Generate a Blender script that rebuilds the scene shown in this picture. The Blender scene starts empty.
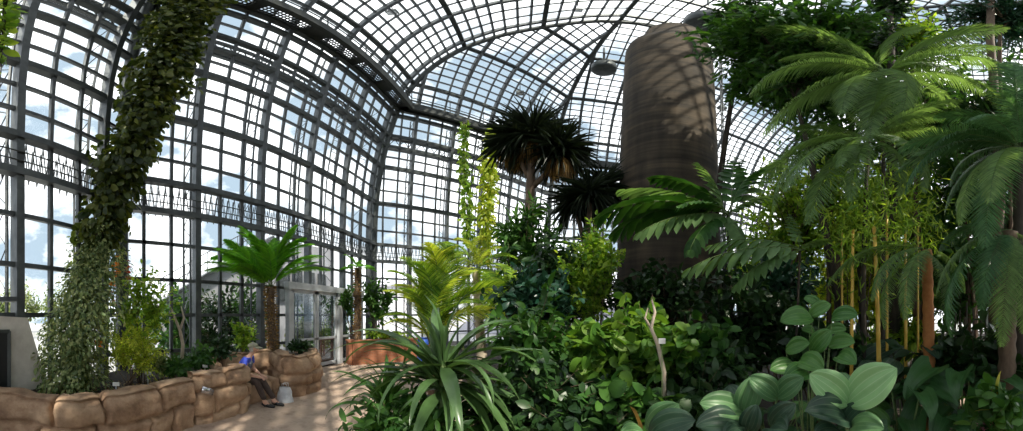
import bpy, math, random
import numpy as np
from mathutils import Vector, Matrix, Euler
PI = math.pi
rnd = random.Random(7)
C = bpy.context.scene.collection
EYE = 1.7
F = 300.0            # pixels per radian of the stitched panorama
X0, Y0 = 51.0, 315.0  # column that looks square at the west wall, row of the horizon

# ------------------------------------------------------------------ helpers
def az(x): return (x - X0) / F
def at(x, y, r):
    """point seen in direction (x, y) of the panorama at horizontal distance r"""
    a = az(x)
    return Vector((-r * math.cos(a), r * math.sin(a), EYE + r * math.tan((Y0 - y) / F)))
def on_ground(x, y, z=0.0):
    r = (EYE - z) / math.tan((y - Y0) / F)
    p = at(x, y, r); p.z = z
    return p
def polar(x, r, z=0.0):
    a = az(x)
    return Vector((-r * math.cos(a), r * math.sin(a), z))
def UA(u, a, z): return Vector((-u, a, z))

class MB:
    """collects geometry and links it as one mesh object"""
    def __init__(s): s.v = []; s.q = []; s.t = []; s.n = 0
    def add(s, V, Q=None, T=None):
        V = np.asarray(V, dtype=np.float32).reshape(-1, 3)
        if Q is not None and len(Q): s.q.append(np.asarray(Q, dtype=np.int32).reshape(-1, 4) + s.n)
        if T is not None and len(T): s.t.append(np.asarray(T, dtype=np.int32).reshape(-1, 3) + s.n)
        s.v.append(V); s.n += len(V)
    def mesh(s, name, mat, smooth=True):
        me = bpy.data.meshes.new(name)
        V = np.concatenate(s.v) if s.v else np.zeros((0, 3), np.float32)
        Q = np.concatenate(s.q) if s.q else np.zeros((0, 4), np.int32)
        T = np.concatenate(s.t) if s.t else np.zeros((0, 3), np.int32)
        me.vertices.add(len(V)); me.vertices.foreach_set('co', V.ravel())
        me.loops.add(Q.size + T.size)
        me.loops.foreach_set('vertex_index', np.concatenate([Q.ravel(), T.ravel()]).astype(np.int32))
        me.polygons.add(len(Q) + len(T))
        st = np.concatenate([np.arange(len(Q)) * 4, Q.size + np.arange(len(T)) * 3]).astype(np.int32)
        me.polygons.foreach_set('loop_start', st)
        me.polygons.foreach_set('use_smooth', np.full(len(Q) + len(T), smooth))
        me.update(calc_edges=True); me.validate()
        for m in (mat if isinstance(mat, (list, tuple)) else [mat]): me.materials.append(m)
        return me
    def build(s, name, mat, parent=None, smooth=True):
        return link(name, s.mesh(name, mat, smooth), parent)
    def tube(s, pts, rad, n=6, cap=True):
        pts = [Vector(p) for p in pts]
        if not hasattr(rad, '__len__'): rad = [rad] * len(pts)
        V = []; up = Vector((0, 0, 1))
        side = None
        for i, p in enumerate(pts):
            d = (pts[min(i + 1, len(pts) - 1)] - pts[max(i - 1, 0)])
            d = d.normalized() if d.length > 1e-9 else Vector((0, 0, 1))
            if side is None:
                side = d.cross(up if abs(d.z) < .95 else Vector((1, 0, 0))).normalized()
            else:
                side = (side - d * side.dot(d))
                side = side.normalized() if side.length > 1e-6 else d.orthogonal().normalized()
            up2 = side.cross(d)
            for k in range(n):
                a = 2 * PI * k / n
                V.append(p + (side * math.cos(a) + up2 * math.sin(a)) * rad[i])
        Q = []
        for i in range(len(pts) - 1):
            for k in range(n):
                Q.append((i * n + k, i * n + (k + 1) % n, (i + 1) * n + (k + 1) % n, (i + 1) * n + k))
        T = []
        if cap:
            c0 = len(V); V.append(pts[0]); V.append(pts[-1])
            e = (len(pts) - 1) * n
            for k in range(n):
                T.append((c0, (k + 1) % n, k)); T.append((c0 + 1, e + k, e + (k + 1) % n))
        s.add([tuple(v) for v in V], Q, T)
    def beam(s, a, b, w, h, up=(0, 0, 1)):
        """rectangular bar from a to b, w across and h along up"""
        a, b = Vector(a), Vector(b); d = (b - a).normalized(); up = Vector(up)
        sd = d.cross(up)
        sd = sd.normalized() if sd.length > 1e-5 else d.orthogonal().normalized()
        u2 = sd.cross(d)
        V = []
        for p in (a, b):
            for i, j in ((-1, -1), (1, -1), (1, 1), (-1, 1)):
                V.append(tuple(p + sd * (i * w / 2) + u2 * (j * h / 2)))
        s.add(V, [(0, 1, 5, 4), (1, 2, 6, 5), (2, 3, 7, 6), (3, 0, 4, 7), (3, 2, 1, 0), (4, 5, 6, 7)])
    def polybeam(s, pts, w, h, ups):
        for i in range(len(pts) - 1):
            s.beam(pts[i], pts[i + 1], w, h, ups[i] if isinstance(ups, list) else ups)
    def box(s, c, size, rz=0.0):
        c = Vector(c); x, y, z = size[0] / 2, size[1] / 2, size[2] / 2
        R = Matrix.Rotation(rz, 3, 'Z'); V = []
        for k in (-z, z):
            for i, j in ((-x, -y), (x, -y), (x, y), (-x, y)):
                V.append(tuple(c + R @ Vector((i, j, k))))
        s.add(V, [(0, 1, 5, 4), (1, 2, 6, 5), (2, 3, 7, 6), (3, 0, 4, 7), (3, 2, 1, 0), (4, 5, 6, 7)])
    def grid(s, P):
        """P[i][j] points -> quads"""
        n, m = len(P), len(P[0])
        Q = [(i * m + j, i * m + j + 1, (i + 1) * m + j + 1, (i + 1) * m + j) for i in range(n - 1) for j in range(m - 1)]
        s.add([tuple(p) for r in P for p in r], Q)
    def leaves(s, tpl, pos, d, nrm, L, W):
        """numpy leaf scatter: tpl = (verts [along, across, up], quads)"""
        tv, tq = tpl
        pos = np.asarray(pos, float); d = np.asarray(d, float); nrm = np.asarray(nrm, float)
        N = len(pos)
        if N == 0: return
        d /= np.linalg.norm(d, axis=1, keepdims=True) + 1e-9
        sd = np.cross(d, nrm); ln = np.linalg.norm(sd, axis=1, keepdims=True)
        sd = np.where(ln < 1e-4, np.cross(d, np.array([1.0, .3, .2])), sd)
        sd /= np.linalg.norm(sd, axis=1, keepdims=True) + 1e-9
        n2 = np.cross(sd, d)
        L = np.broadcast_to(np.asarray(L, float), (N,)); W = np.broadcast_to(np.asarray(W, float), (N,))
        V = (pos[:, None, :] + (tv[None, :, 0:1] * L[:, None, None]) * d[:, None, :]
             + (tv[None, :, 1:2] * W[:, None, None]) * sd[:, None, :] + (tv[None, :, 2:3] * L[:, None, None]) * n2[:, None, :])
        Q = tq[None] + (np.arange(N) * len(tv))[:, None, None]
        s.add(V.reshape(-1, 3), Q.reshape(-1, 4))

def link(name, data, parent=None):
    o = bpy.data.objects.new(name, data); C.objects.link(o)
    if parent is not None: o.parent = parent
    return o
def tag(o, label=None, cat=None, group=None, kind=None):
    if label: o['label'] = label
    if cat: o['category'] = cat
    if group: o['group'] = group
    if kind: o['kind'] = kind
    return o
def thing(name, label, cat, loc=(0, 0, 0), rz=0.0, group=None):
    o = link(name, None); o.location = loc; o.rotation_euler = (0, 0, rz)
    o.empty_display_size = .1
    return tag(o, label, cat, group)
def copy_tree(o, parent=None):
    c = o.copy(); C.objects.link(c)
    if parent is not None: c.parent = parent
    for ch in o.children: copy_tree(ch, c)
    return c

# ------------------------------------------------------------------ materials
def new_mat(name):
    m = bpy.data.materials.new(name); m.use_nodes = True
    nt = m.node_tree; nt.nodes.clear()
    return m, nt, nt.nodes, nt.links
def ramp(nd, cols, fac, lk):
    r = nd.new('ShaderNodeValToRGB'); e = r.color_ramp.elements
    while len(e) < len(cols): e.new(.5)
    for i, (p, c) in enumerate(cols): e[i].position = p; e[i].color = (*c, 1)
    lk.new(fac, r.inputs[0]); return r.outputs[0]
def surf(name, c1, c2, scale=6, rough=.7, bump=.2, detail=6, metal=0.0, stretch=(1, 1, 1), c3=None):
    m, nt, nd, lk = new_mat(name)
    tc = nd.new('ShaderNodeTexCoord'); mp = nd.new('ShaderNodeMapping'); mp.inputs['Scale'].default_value = stretch
    lk.new(tc.outputs['Object'], mp.inputs[0])
    nz = nd.new('ShaderNodeTexNoise'); nz.inputs['Scale'].default_value = scale; nz.inputs['Detail'].default_value = detail
    nz.inputs['Roughness'].default_value = .65
    lk.new(mp.outputs[0], nz.inputs['Vector'])
    cols = [(.32, c1), (.68, c2)] if c3 is None else [(.3, c1), (.5, c2), (.68, c3)]
    col = ramp(nd, cols, nz.outputs[0], lk)
    b = nd.new('ShaderNodeBsdfPrincipled'); lk.new(col, b.inputs['Base Color'])
    b.inputs['Roughness'].default_value = rough; b.inputs['Metallic'].default_value = metal
    if bump:
        bp = nd.new('ShaderNodeBump'); bp.inputs['Strength'].default_value = bump; bp.inputs['Distance'].default_value = .03
        lk.new(nz.outputs[0], bp.inputs['Height']); lk.new(bp.outputs[0], b.inputs['Normal'])
    o = nd.new('ShaderNodeOutputMaterial'); lk.new(b.outputs[0], o.inputs[0])
    return m
def leaf_mat(name, c1, c2, c3=None, trans=.35, rough=.45, veins=0.0, spec=.4, tcol=1.6):
    """leaf: diffuse + gloss + light coming through; colour differs from leaf to leaf"""
    m, nt, nd, lk = new_mat(name)
    g = nd.new('ShaderNodeNewGeometry')
    cols = [(.1, c1), (.9, c2)] if c3 is None else [(.05, c1), (.5, c2), (.95, c3)]
    col = ramp(nd, cols, g.outputs['Random Per Island'], lk)
    tc = nd.new('ShaderNodeTexCoord')
    nz = nd.new('ShaderNodeTexNoise'); nz.inputs['Scale'].default_value = 9; nz.inputs['Detail'].default_value = 3
    lk.new(tc.outputs['Object'], nz.inputs['Vector'])
    mx = nd.new('ShaderNodeMix'); mx.data_type = 'RGBA'; mx.blend_type = 'MULTIPLY'; mx.inputs[0].default_value = .55
    gr = ramp(nd, [(.3, (.55, .6, .5)), (.7, (1.15, 1.15, 1.1))], nz.outputs[0], lk)
    lk.new(col, mx.inputs[6]); lk.new(gr, mx.inputs[7])
    b = nd.new('ShaderNodeBsdfPrincipled'); lk.new(mx.outputs[2], b.inputs['Base Color'])
    b.inputs['Roughness'].default_value = rough; b.inputs['Specular IOR Level'].default_value = spec
    tr = nd.new('ShaderNodeBsdfTranslucent')
    m2 = nd.new('ShaderNodeMix'); m2.data_type = 'RGBA'; m2.blend_type = 'MULTIPLY'; m2.inputs[0].default_value = 1
    lk.new(mx.outputs[2], m2.inputs[6]); m2.inputs[7].default_value = (tcol * 1.05, tcol, tcol * .45, 1)
    lk.new(m2.outputs[2], tr.inputs[0])
    ms = nd.new('ShaderNodeMixShader'); ms.inputs[0].default_value = trans
    lk.new(b.outputs[0], ms.inputs[1]); lk.new(tr.outputs[0], ms.inputs[2])
    o = nd.new('ShaderNodeOutputMaterial'); lk.new(ms.outputs[0], o.inputs[0])
    return m
def flat(name, c, rough=.6, metal=0.0):
    m, nt, nd, lk = new_mat(name)
    b = nd.new('ShaderNodeBsdfPrincipled'); b.inputs['Base Color'].default_value = (*c, 1)
    b.inputs['Roughness'].default_value = rough; b.inputs['Metallic'].default_value = metal
    o = nd.new('ShaderNodeOutputMaterial'); lk.new(b.outputs[0], o.inputs[0])
    return m
def glass_mat(name, tint, rough=.06, refl=.07):
    m, nt, nd, lk = new_mat(name)
    t = nd.new('ShaderNodeBsdfTransparent'); t.inputs[0].default_value = (*tint, 1)
    g = nd.new('ShaderNodeBsdfGlossy'); g.inputs['Roughness'].default_value = rough
    lw = nd.new('ShaderNodeLayerWeight'); lw.inputs[0].default_value = .25
    mu = nd.new('ShaderNodeMath'); mu.operation = 'MULTIPLY_ADD'; mu.inputs[1].default_value = .3; mu.inputs[2].default_value = refl * .4
    lk.new(lw.outputs['Fresnel'], mu.inputs[0])
    ms = nd.new('ShaderNodeMixShader'); lk.new(mu.outputs[0], ms.inputs[0])
    lk.new(t.outputs[0], ms.inputs[1]); lk.new(g.outputs[0], ms.inputs[2])
    o = nd.new('ShaderNodeOutputMaterial'); lk.new(ms.outputs[0], o.inputs[0])
    return m
M = {}
M['steel'] = surf('grey_steel', (.05, .056, .06), (.11, .12, .125), 3, .45, .05, metal=.3)
M['steel_dark'] = surf('dark_steel', (.035, .042, .042), (.075, .085, .085), 4, .5, .05, metal=.3)
M['steel_light'] = surf('pale_steel', (.42, .44, .46), (.62, .64, .66), 3, .4, .05)
M['glass'] = glass_mat('window_glass', (.93, .96, .97))
M['soil'] = surf('dark_soil', (.012, .009, .006), (.05, .036, .024), 14, .95, .6)
M['path'] = surf('sandy_path', (.32, .225, .17), (.47, .35, .27), 5, .9, .25, c3=(.42, .3, .225))

# ------------------------------------------------------------------ glass house
D = 6.15
ZT0, ZT1 = 4.05, 4.8            # truss band
def inset(z):
    h = z - EYE
    pts = [(3.1, 0), (4.5, .05), (5.7, .16), (6.9, .34), (8.0, .57), (9.2, .86), (10.3, 1.15), (11.1, 1.5), (11.8, 1.85), (12.5, 2.3), (13.1, 2.75), (13.8, 3.35), (14.4, 3.95),
           (15.4, 5.35), (16.3, 6.95), (17.3, 8.6), (18.0, 10.0), (18.6, 17.15)]
    if h <= 3.1: return 0.0
    for (h0, t0), (h1, t1) in zip(pts, pts[1:]):
        if h <= h1: return t0 + (t1 - t0) * (h - h0) / (h1 - h0)
    return 17.15
ROWS = [(0.12, 1), (.9, 0), (1.7, 0), (2.48, 0), (3.3, 0), (ZT0, 2), (ZT1, 2), (5.45, 0), (6.1, 0), (6.75, 1), (7.4, 0), (8.0, 0), (8.6, 1), (9.15, 0), (9.7, 1), (10.3, 1), (10.9, 0), (11.5, 1), (12.0, 3),
        (12.55, 0), (13.05, 0), (13.5, 1), (13.95, 0), (14.35, 0), (14.75, 0), (15.1, 0), (15.45, 0), (15.8, 0), (16.1, 1), (16.38, 0), (16.65, 0), (16.92, 0), (17.2, 0), (17.46, 0), (17.72, 0), (18.0, 1),
        (18.3, 0), (18.6, 0), (18.9, 0), (19.2, 0), (19.45, 0), (19.7, 1), (19.75, 0), (19.8, 0), (19.85, 0), (19.9, 0), (19.95, 0), (20.0, 0), (20.05, 0), (20.1, 0), (20.15, 0), (20.2, 0), (20.25, 0), (20.3, 1)]
SA = math.radians(-38)
NS = (math.cos(SA), math.sin(SA))
DS = D * NS[0] + 1.487 * NS[1]
UC = -11.0
def c_WS(t): u = D - t; return (u, (NS[0] * u - DS + t) / -NS[1])
def c_WC(t): return (D - t, 11.4)
def c_CN(t): return (-1.65 - .22 * t, 19.2 - .78 * t)
def mir(p): return (2 * UC - p[0], p[1])
def c_NE(t): return mir(c_CN(t))
def c_CE(t): return mir(c_WC(t))
def c_Send(t):
    s0 = 11.0; n = DS - t
    return (NS[0] * n + NS[1] * s0, NS[1] * n - NS[0] * s0)
def c_Eend(t): return (2 * UC - D + t, -9.0)

def facet(side, cl, cr, cf, label, zmax=20.3, zmin=.12, outer=True, pane=.64):
    """one side of the house from left corner cl(t) to right corner cr(t)"""
    root = link('wall_' + side, None); root['kind'] = 'structure'; root['label'] = label
    A, B = Vector(cl(0)), Vector(cr(0))
    e = (B - A).normalized(); Ln = (B - A).length
    n = Vector((-e.y, e.x))
    if n.dot(Vector(cl(5)) - A) < 0 and n.dot(Vector(cr(5)) - B) < 0: n = -n
    mid = (A + B) / 2
    def tau(t): return n.dot(Vector(cl(t)) - A)
    def P(s, z, off=0.0):
        t = inset(z); p = A + e * s + n * (tau(t) + off)
        return UA(p.x, p.y, z)
    def rng(z):
        t = inset(z); return e.dot(Vector(cl(t)) - A), e.dot(Vector(cr(t)) - A)
    def nrm(z):
        a, b = P(0, z - .05), P(0, z + .05); d = (b - a).normalized()
        ee = UA(e.x, e.y, 0); return ee.cross(d).normalized()
    zs = [z for z, k in ROWS if zmin <= z <= zmax]
    bars, thick = MB(), MB()
    # rows
    for z, k in ROWS:
        if not (zmin <= z <= zmax): continue
        a, b = rng(z)
        if b - a < .2: continue
        nn = nrm(z)
        if k == 0: bars.beam(P(a, z), P(b, z), .075, .075, nn.cross(UA(e.x, e.y, 0)))
        elif k == 1: thick.beam(P(a, z), P(b, z), .17, .17, (0, 0, 1))
    # columns
    ncol = int(Ln / pane) + 1
    i0, i1 = -int(18 / pane), ncol + int(18 / pane)
    off = (Ln - ncol * pane) / 2
    ribs = []
    for i in range(i0, i1):
        s = off + i * pane
        pts = []; prev = None
        fine = []
        for za, zb in zip(zs, zs[1:]): fine += [za, (za + zb) / 2]
        fine.append(zs[-1])
        for z in fine:
            a, b = rng(z); ins = a <= s <= b
            if prev is not None and ins != prev[1]:
                z0, z1 = (prev[0], z)
                for _ in range(12):
                    zm = (z0 + z1) / 2; am, bm = rng(zm)
                    if (am <= s <= bm) == prev[1]: z0 = zm
                    else: z1 = zm
                pts.append((z0 + z1) / 2)
            if ins: pts.append(z)
            prev = (z, ins)
        if len(pts) < 2: continue
        pp = [P(s, z) for z in pts]
        up = UA(n.x, n.y, 0)
        if i % 3 == 0:
            r = MB(); r.polybeam(pp, .14, .20, [nrm((pts[k] + pts[k + 1]) / 2) for k in range(len(pts) - 1)]); ribs.append((s, pts, r))
        else:
            bars.polybeam(pp, .07, .075, [nrm((pts[k] + pts[k + 1]) / 2) for k in range(len(pts) - 1)])
    bars.build('glazing_bars', M['steel'], root, False)
    thick.build('purlins', M['steel_dark'], root, False)
    for s, pts, r in ribs: r.build('rib', M['steel'], root, False)
    # glass just outside the bars
    g = MB()
    gl = []
    for z in zs:
        a, b = rng(z)
        if b - a < .1: break
        gl.append([P(a + (b - a) * k / 2, z, -.05) for k in range(3)])
    g.grid(gl); g.build('glass', M['glass'], root, False)
    # truss band
    if zmin < ZT0:
        tr = MB(); a, b = rng(ZT0)
        for z in (ZT0, ZT1): tr.beam(P(a, z, .05), P(b, z, .05), .18, .13)
        for z in (ZT0 + .2, ZT0 + .38): tr.tube([P(a, z, .12), P(b, z, .12)], .014, 5)
        nb = int((b - a) / .085)
        for k in range(nb):
            s0, s1 = a + (b - a) * k / nb, a + (b - a) * (k + 1) / nb
            z0, z1 = (ZT0, ZT1) if k % 2 else (ZT1, ZT0)
            tr.tube([P(s0, z0, -.12), P(s1, z1, -.12)], .011, 4, False)
            tr.tube([P(s0, z1, -.3), P(s1, z0, -.3)], .011, 4, False)
        tr.build('truss_girder', M['steel'], root, False)
    # lattice band high in the vault
    if zmax > 10.4:
        tr = MB(); a, b = rng(9.95)
        tr.beam(P(a, 9.72, -.25), P(b, 9.72, -.25), .1, .1); tr.beam(P(a, 10.28, -.25), P(b, 10.28, -.25), .1, .1)
        nb = int((b - a) / .42)
        for k in range(nb):
            s0, s1 = a + (b - a) * k / nb, a + (b - a) * (k + 1) / nb
            for z0, z1 in ((9.7, 10.3), (10.3, 9.7)): tr.tube([P(s0, z0, -.25), P(s1, z1, -.25)], .02, 4, False)
        tr.build('lattice_girder', M['steel_dark'], root, False)
    # outer lattice posts
    if outer:
        for s, pts, r in ribs:
            if pts[0] > 1 or pts[-1] < 9: continue
            o = MB(); zz = [z for z in pts if z <= 12.0]
            o.tube([P(s + .12, z, -.55) for z in zz], .035, 5); o.tube([P(s + .12, z, -.95) for z in zz], .03, 5)
            for k in range(0, len(zz) - 1, 1):
                za, zb = zz[k], zz[k + 1]
                o.tube([P(s + .12, za if k % 2 else zb, -.55), P(s + .12, zb if k % 2 else za, -.95)], .014, 4, False)
            o.build('outer_post', M['steel'], root, False)
    return root, P, rng

wW = facet('west', c_WS, c_WC, 1, 'tall curved glass wall behind the tree fern and the doors')
wC = facet('northwest', c_WC, c_CN, 1, 'slanted corner glass wall beyond the brick planter', zmax=19.7)
wN = facet('north', c_CN, c_NE, 1, 'far glass wall behind the round tower', zmax=19.7)
wE2 = facet('northeast', c_NE, c_CE, 1, 'glass wall right of the round tower', zmax=19.7, outer=False)
wE = facet('east', c_CE, c_Eend, 1, 'glass wall behind the feathery fronds', outer=False)
wS = facet('southwest', c_Send, c_WS, 1, 'glass wall left of the climbing vine')

# hips, ring walkway under the step of the vault
def corner_pts(c, z0, z1, n=40):
    out = []
    for i in range(n + 1):
        z = z0 + (z1 - z0) * i / n; u, a = c(inset(z)); out.append(UA(u, a, z))
    return out
hips = MB()
for c, z1 in ((c_WS, 20.3), (c_WC, 20.3), (c_CN, 19.7), (c_NE, 19.7), (c_CE, 20.3)):
    hips.tube(corner_pts(c, 0, z1), .14, 6)
hips.tube([UA(*c_CN(10), 19.7), UA(*c_NE(10), 19.7)], .12, 6)
h = hips.build('trim_1', M['steel_dark']); h['kind'] = 'structure'; h['label'] = 'dark steel hip beams along the corners of the vault'
walk = link('trim_2', None); walk['kind'] = 'structure'; walk['label'] = 'dark steel gallery running round the vault'
M['grate'] = surf('grating', (.02, .024, .024), (.05, .055, .05), 4, .6, 0)
cs = [c_Send, c_WS, c_WC, c_CN, c_NE, c_CE, c_Eend]
for ca, cb in zip(cs, cs[1:]):
    T0, T1 = 1.15, 1.75
    ZG = 11.9
    a0, b0, a1, b1 = (UA(*ca(T0), ZG), UA(*cb(T0), ZG), UA(*ca(T1), ZG), UA(*cb(T1), ZG))
    g = MB()
    g.beam(a0, b0, .16, .3); g.beam(a1, b1, .14, .42)
    am, bm = (a0 + a1) / 2, (b0 + b1) / 2
    L = (b0 - a0).length; w = (a0 - a1).length * .8; d = (b0 - a0).normalized(); sd = (a1 - a0); sd = (sd - d * sd.dot(d))
    nb = max(2, int(L / 1.9))
    for k in range(nb + 1): g.beam(a0.lerp(b0, k / nb), a1.lerp(b1, k / nb), .28 if k % 2 else .7, .12)
    # open grating of crossed flat bars
    nn = int(L / .11)
    for k in range(nn): g.beam(a0.lerp(b0, (k + .5) / nn), a1.lerp(b1, (k + .5) / nn), .035, .03)
    for k in range(1, 7): g.beam(a0.lerp(a1, k / 7), b0.lerp(b1, k / 7), .03, .03)
    g.build('walkway', M['grate'], walk, False)
    rl = MB()
    for zz in (.6, 1.0): rl.tube([a1 + Vector((0, 0, zz)), b1 + Vector((0, 0, zz))], .025, 5)
    for k in range(nb + 1):
        p = a1.lerp(b1, k / nb); rl.tube([p, p + Vector((0, 0, 1.0))], .02, 5)
    rl.build('handrail', M['steel_dark'], walk, False)

# ------------------------------------------------------------------ ground
g = MB()
g.grid([[(x, y, 0) for x in np.linspace(-6.2, 28, 9)] for y in np.linspace(-10, 19, 9)][::-1])
o = g.build('floor', M['soil'], None, False); tag(o, kind='structure'); o['label'] = 'dark planting soil under the beds'
# ------------------------------------------------------------------ leaf shapes
def tpl(n=5, cols=2, shape='ellipse', fold=.12, droop=.25, power=.8):
    V = []; Q = []
    for i in range(n):
        t = i / (n - 1)
        if shape == 'ellipse': w = max(.02, math.sin(PI * min(1, .04 + t * .96)) ** power)
        elif shape == 'heart': w = max(.02, (1 - t) ** .75 * (1.15 if t > .02 else .75))
        elif shape == 'round': w = max(.02, math.sin(PI * min(1, .1 + t * .9)) ** .55)
        elif shape == 'strap': w = max(.03, min(1, .55 + t * 1.5) * (1 - max(0, t - .45) / .55) ** .8)
        elif shape == 'comb': w = max(.08, (1 - t ** 2.2) * min(1, .6 + 2 * t))
        z = -droop * t * t
        for j in range(cols + 1):
            y = (j / cols - .5)
            x = t - (.18 * abs(y) * 2 if shape == 'heart' and i == 0 else 0)
            V.append((x, y * w, z + fold * abs(y) * 2 * w * .5))
        if i:
            a = (i - 1) * (cols + 1); b = i * (cols + 1)
            for j in range(cols): Q.append((a + j, a + j + 1, b + j + 1, b + j))
    return np.array(V, float), np.array(Q, np.int32)
T_ELL = tpl(5, 2); T_HEART = tpl(6, 2, 'round', .15, .25); T_SMALL = tpl(3, 2, 'ellipse', .2, .15); T_LONG = tpl(5, 2, 'ellipse', .1, .45, .6)
T_COMB = tpl(4, 2, 'comb', .1, .25)
T_DIAM = tpl(3, 1, 'ellipse', 0, .2)

from mathutils import noise as mnoise
def rvec(R, n): 
    v = R.normal(size=(n, 3)); return v / np.linalg.norm(v, axis=1, keepdims=True)

M['wood'] = surf('brown_bark', (.07, .045, .028), (.17, .115, .075), 9, .85, .5, stretch=(1, 1, .35))
M['wood_dark'] = surf('dark_bark', (.03, .024, .018), (.075, .06, .045), 9, .9, .5, stretch=(1, 1, .35))
M['wood_pale'] = surf('pale_bark', (.34, .27, .2), (.52, .44, .34), 9, .8, .3)
M['stem'] = surf('green_stem', (.07, .12, .03), (.14, .2, .06), 8, .6, .1)
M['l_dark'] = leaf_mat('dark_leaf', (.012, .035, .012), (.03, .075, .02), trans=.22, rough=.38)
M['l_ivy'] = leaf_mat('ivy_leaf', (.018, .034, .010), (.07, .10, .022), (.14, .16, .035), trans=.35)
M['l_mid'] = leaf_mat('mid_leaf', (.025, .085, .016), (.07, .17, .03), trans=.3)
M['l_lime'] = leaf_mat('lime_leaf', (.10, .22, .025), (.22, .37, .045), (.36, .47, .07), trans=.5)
M['l_fresh'] = leaf_mat('fresh_leaf', (.045, .125, .02), (.10, .22, .03), (.17, .28, .04), trans=.38)
M['l_yell'] = leaf_mat('yellow_green_leaf', (.20, .30, .03), (.42, .52, .06), (.6, .6, .11), trans=.55)
M['l_grey'] = leaf_mat('grey_green_leaf', (.08, .13, .05), (.2, .27, .11), (.4, .43, .2), trans=.3)
M['l_blue'] = leaf_mat('blue_green_leaf', (.012, .05, .03), (.035, .10, .06), trans=.2, rough=.3)
M['l_fern'] = leaf_mat('fern_leaf', (.12, .215, .085), (.19, .31, .13), trans=.42, rough=.5)
M['l_cycad'] = leaf_mat('bright_fern_leaf', (.09, .30, .02), (.2, .46, .04), trans=.45)
M['l_strap'] = leaf_mat('strap_leaf', (.06, .12, .045), (.11, .20, .07), trans=.25, rough=.3, spec=.6)
M['l_drac'] = leaf_mat('dark_strap_leaf', (.010, .018, .010), (.028, .042, .022), trans=.12, rough=.45)
M['l_dry'] = leaf_mat('dry_leaf', (.16, .09, .035), (.34, .21, .08), trans=.3)

def bush(name, label, cat, base, c, rad, nt, nl, L, W, mat, t=T_ELL, seed=1, stems=4, wr=.018, up=.6, droop=0., wood='wood', group=None, shell=2.2, twig=.35, trunk=None):
    """shrub or tree: stems rise from base, twigs fill the ellipsoid c/rad, leaves sit along the twigs"""
    R = np.random.default_rng(seed)
    base = Vector(base); c = Vector(c) - base; rad = np.array(rad if hasattr(rad, '__len__') else (rad,) * 3, float)
    root = thing(name, label, cat, base, 0, group)
    wood_mb = MB(); lf = MB()
    cn = np.array(c)
    ends = []
    for i in range(stems):
        v = rvec(R, 1)[0] * rad * .55 + cn
        p0 = Vector((R.normal() * .06, R.normal() * .06, 0))
        if trunk is not None:
            mid = Vector(trunk) - base if not isinstance(trunk, (int, float)) else Vector((c.x, c.y, c.z - rad[2] * trunk))
            pts = [p0, p0.lerp(mid, .5) + Vector(rvec(R, 1)[0]) * .08, mid, Vector(v)]
            rr = [wr, wr * .9, wr * .75, wr * .3]
        else:
            m1 = p0.lerp(Vector(v), .45) + Vector(rvec(R, 1)[0]) * .15 * float(rad[0])
            pts = [p0, m1, Vector(v)]; rr = [wr, wr * .7, wr * .35]
        wood_mb.tube(pts, rr, 6); ends.append((pts[-2], pts[-1]))
    d = rvec(R, nt) * (R.random((nt, 1)) ** (1 / shell)) * (.85 + .3 * R.random((nt, 1)))
    lump = np.array([mnoise.noise(Vector(v / (np.linalg.norm(v) + 1e-6) * 1.7) + Vector((seed * 1.3, 0, 0))) for v in d])
    te = d * (1 + .75 * lump)[:, None] * rad + cn
    E0 = np.array([e[0] for e in ends]); E1 = np.array([e[1] for e in ends])
    pos, dr, nm = [], [], []
    for i in range(nt):
        e = te[i]
        k = int(np.argmin(np.linalg.norm(E1 - e, axis=1)))
        st = E0[k] + (E1[k] - E0[k]) * (.4 + .6 * R.random())
        v = e - st; ln = np.linalg.norm(v)
        tl = min(ln, twig * (1.0 + R.random()) + .2 * ln)
        s0 = e - v / (ln + 1e-6) * tl
        mid = (st + s0) / 2; 
        if i % 3 == 0: wood_mb.tube([st, mid + R.normal(size=3) * .04, s0, e], [wr * .3, wr * .25, wr * .2, wr * .1], 4, False)
        tt = .1 + .9 * (np.arange(nl) + R.random(nl) * .6) / nl
        pp = s0 + (e - s0) * tt[:, None]
        out = rvec(R, nl) * .9 + (v / (ln + 1e-6)) * .7 + np.array([0, 0, -droop])
        pos.append(pp); dr.append(out); nm.append(rvec(R, nl) * .6 + np.array([0, 0, up]))
    pos = np.concatenate(pos); dr = np.concatenate(dr); nm = np.concatenate(nm)
    keep = pos[:, 2] > .03
    pos, dr, nm = pos[keep], dr[keep], nm[keep]
    sc = .65 + .6 * R.random(len(pos))
    lf.leaves(t, pos, dr, nm, L * sc, W * sc)
    wood_mb.build('branches', M[wood], root); lf.build('foliage', M[mat], root)
    return root

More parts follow.
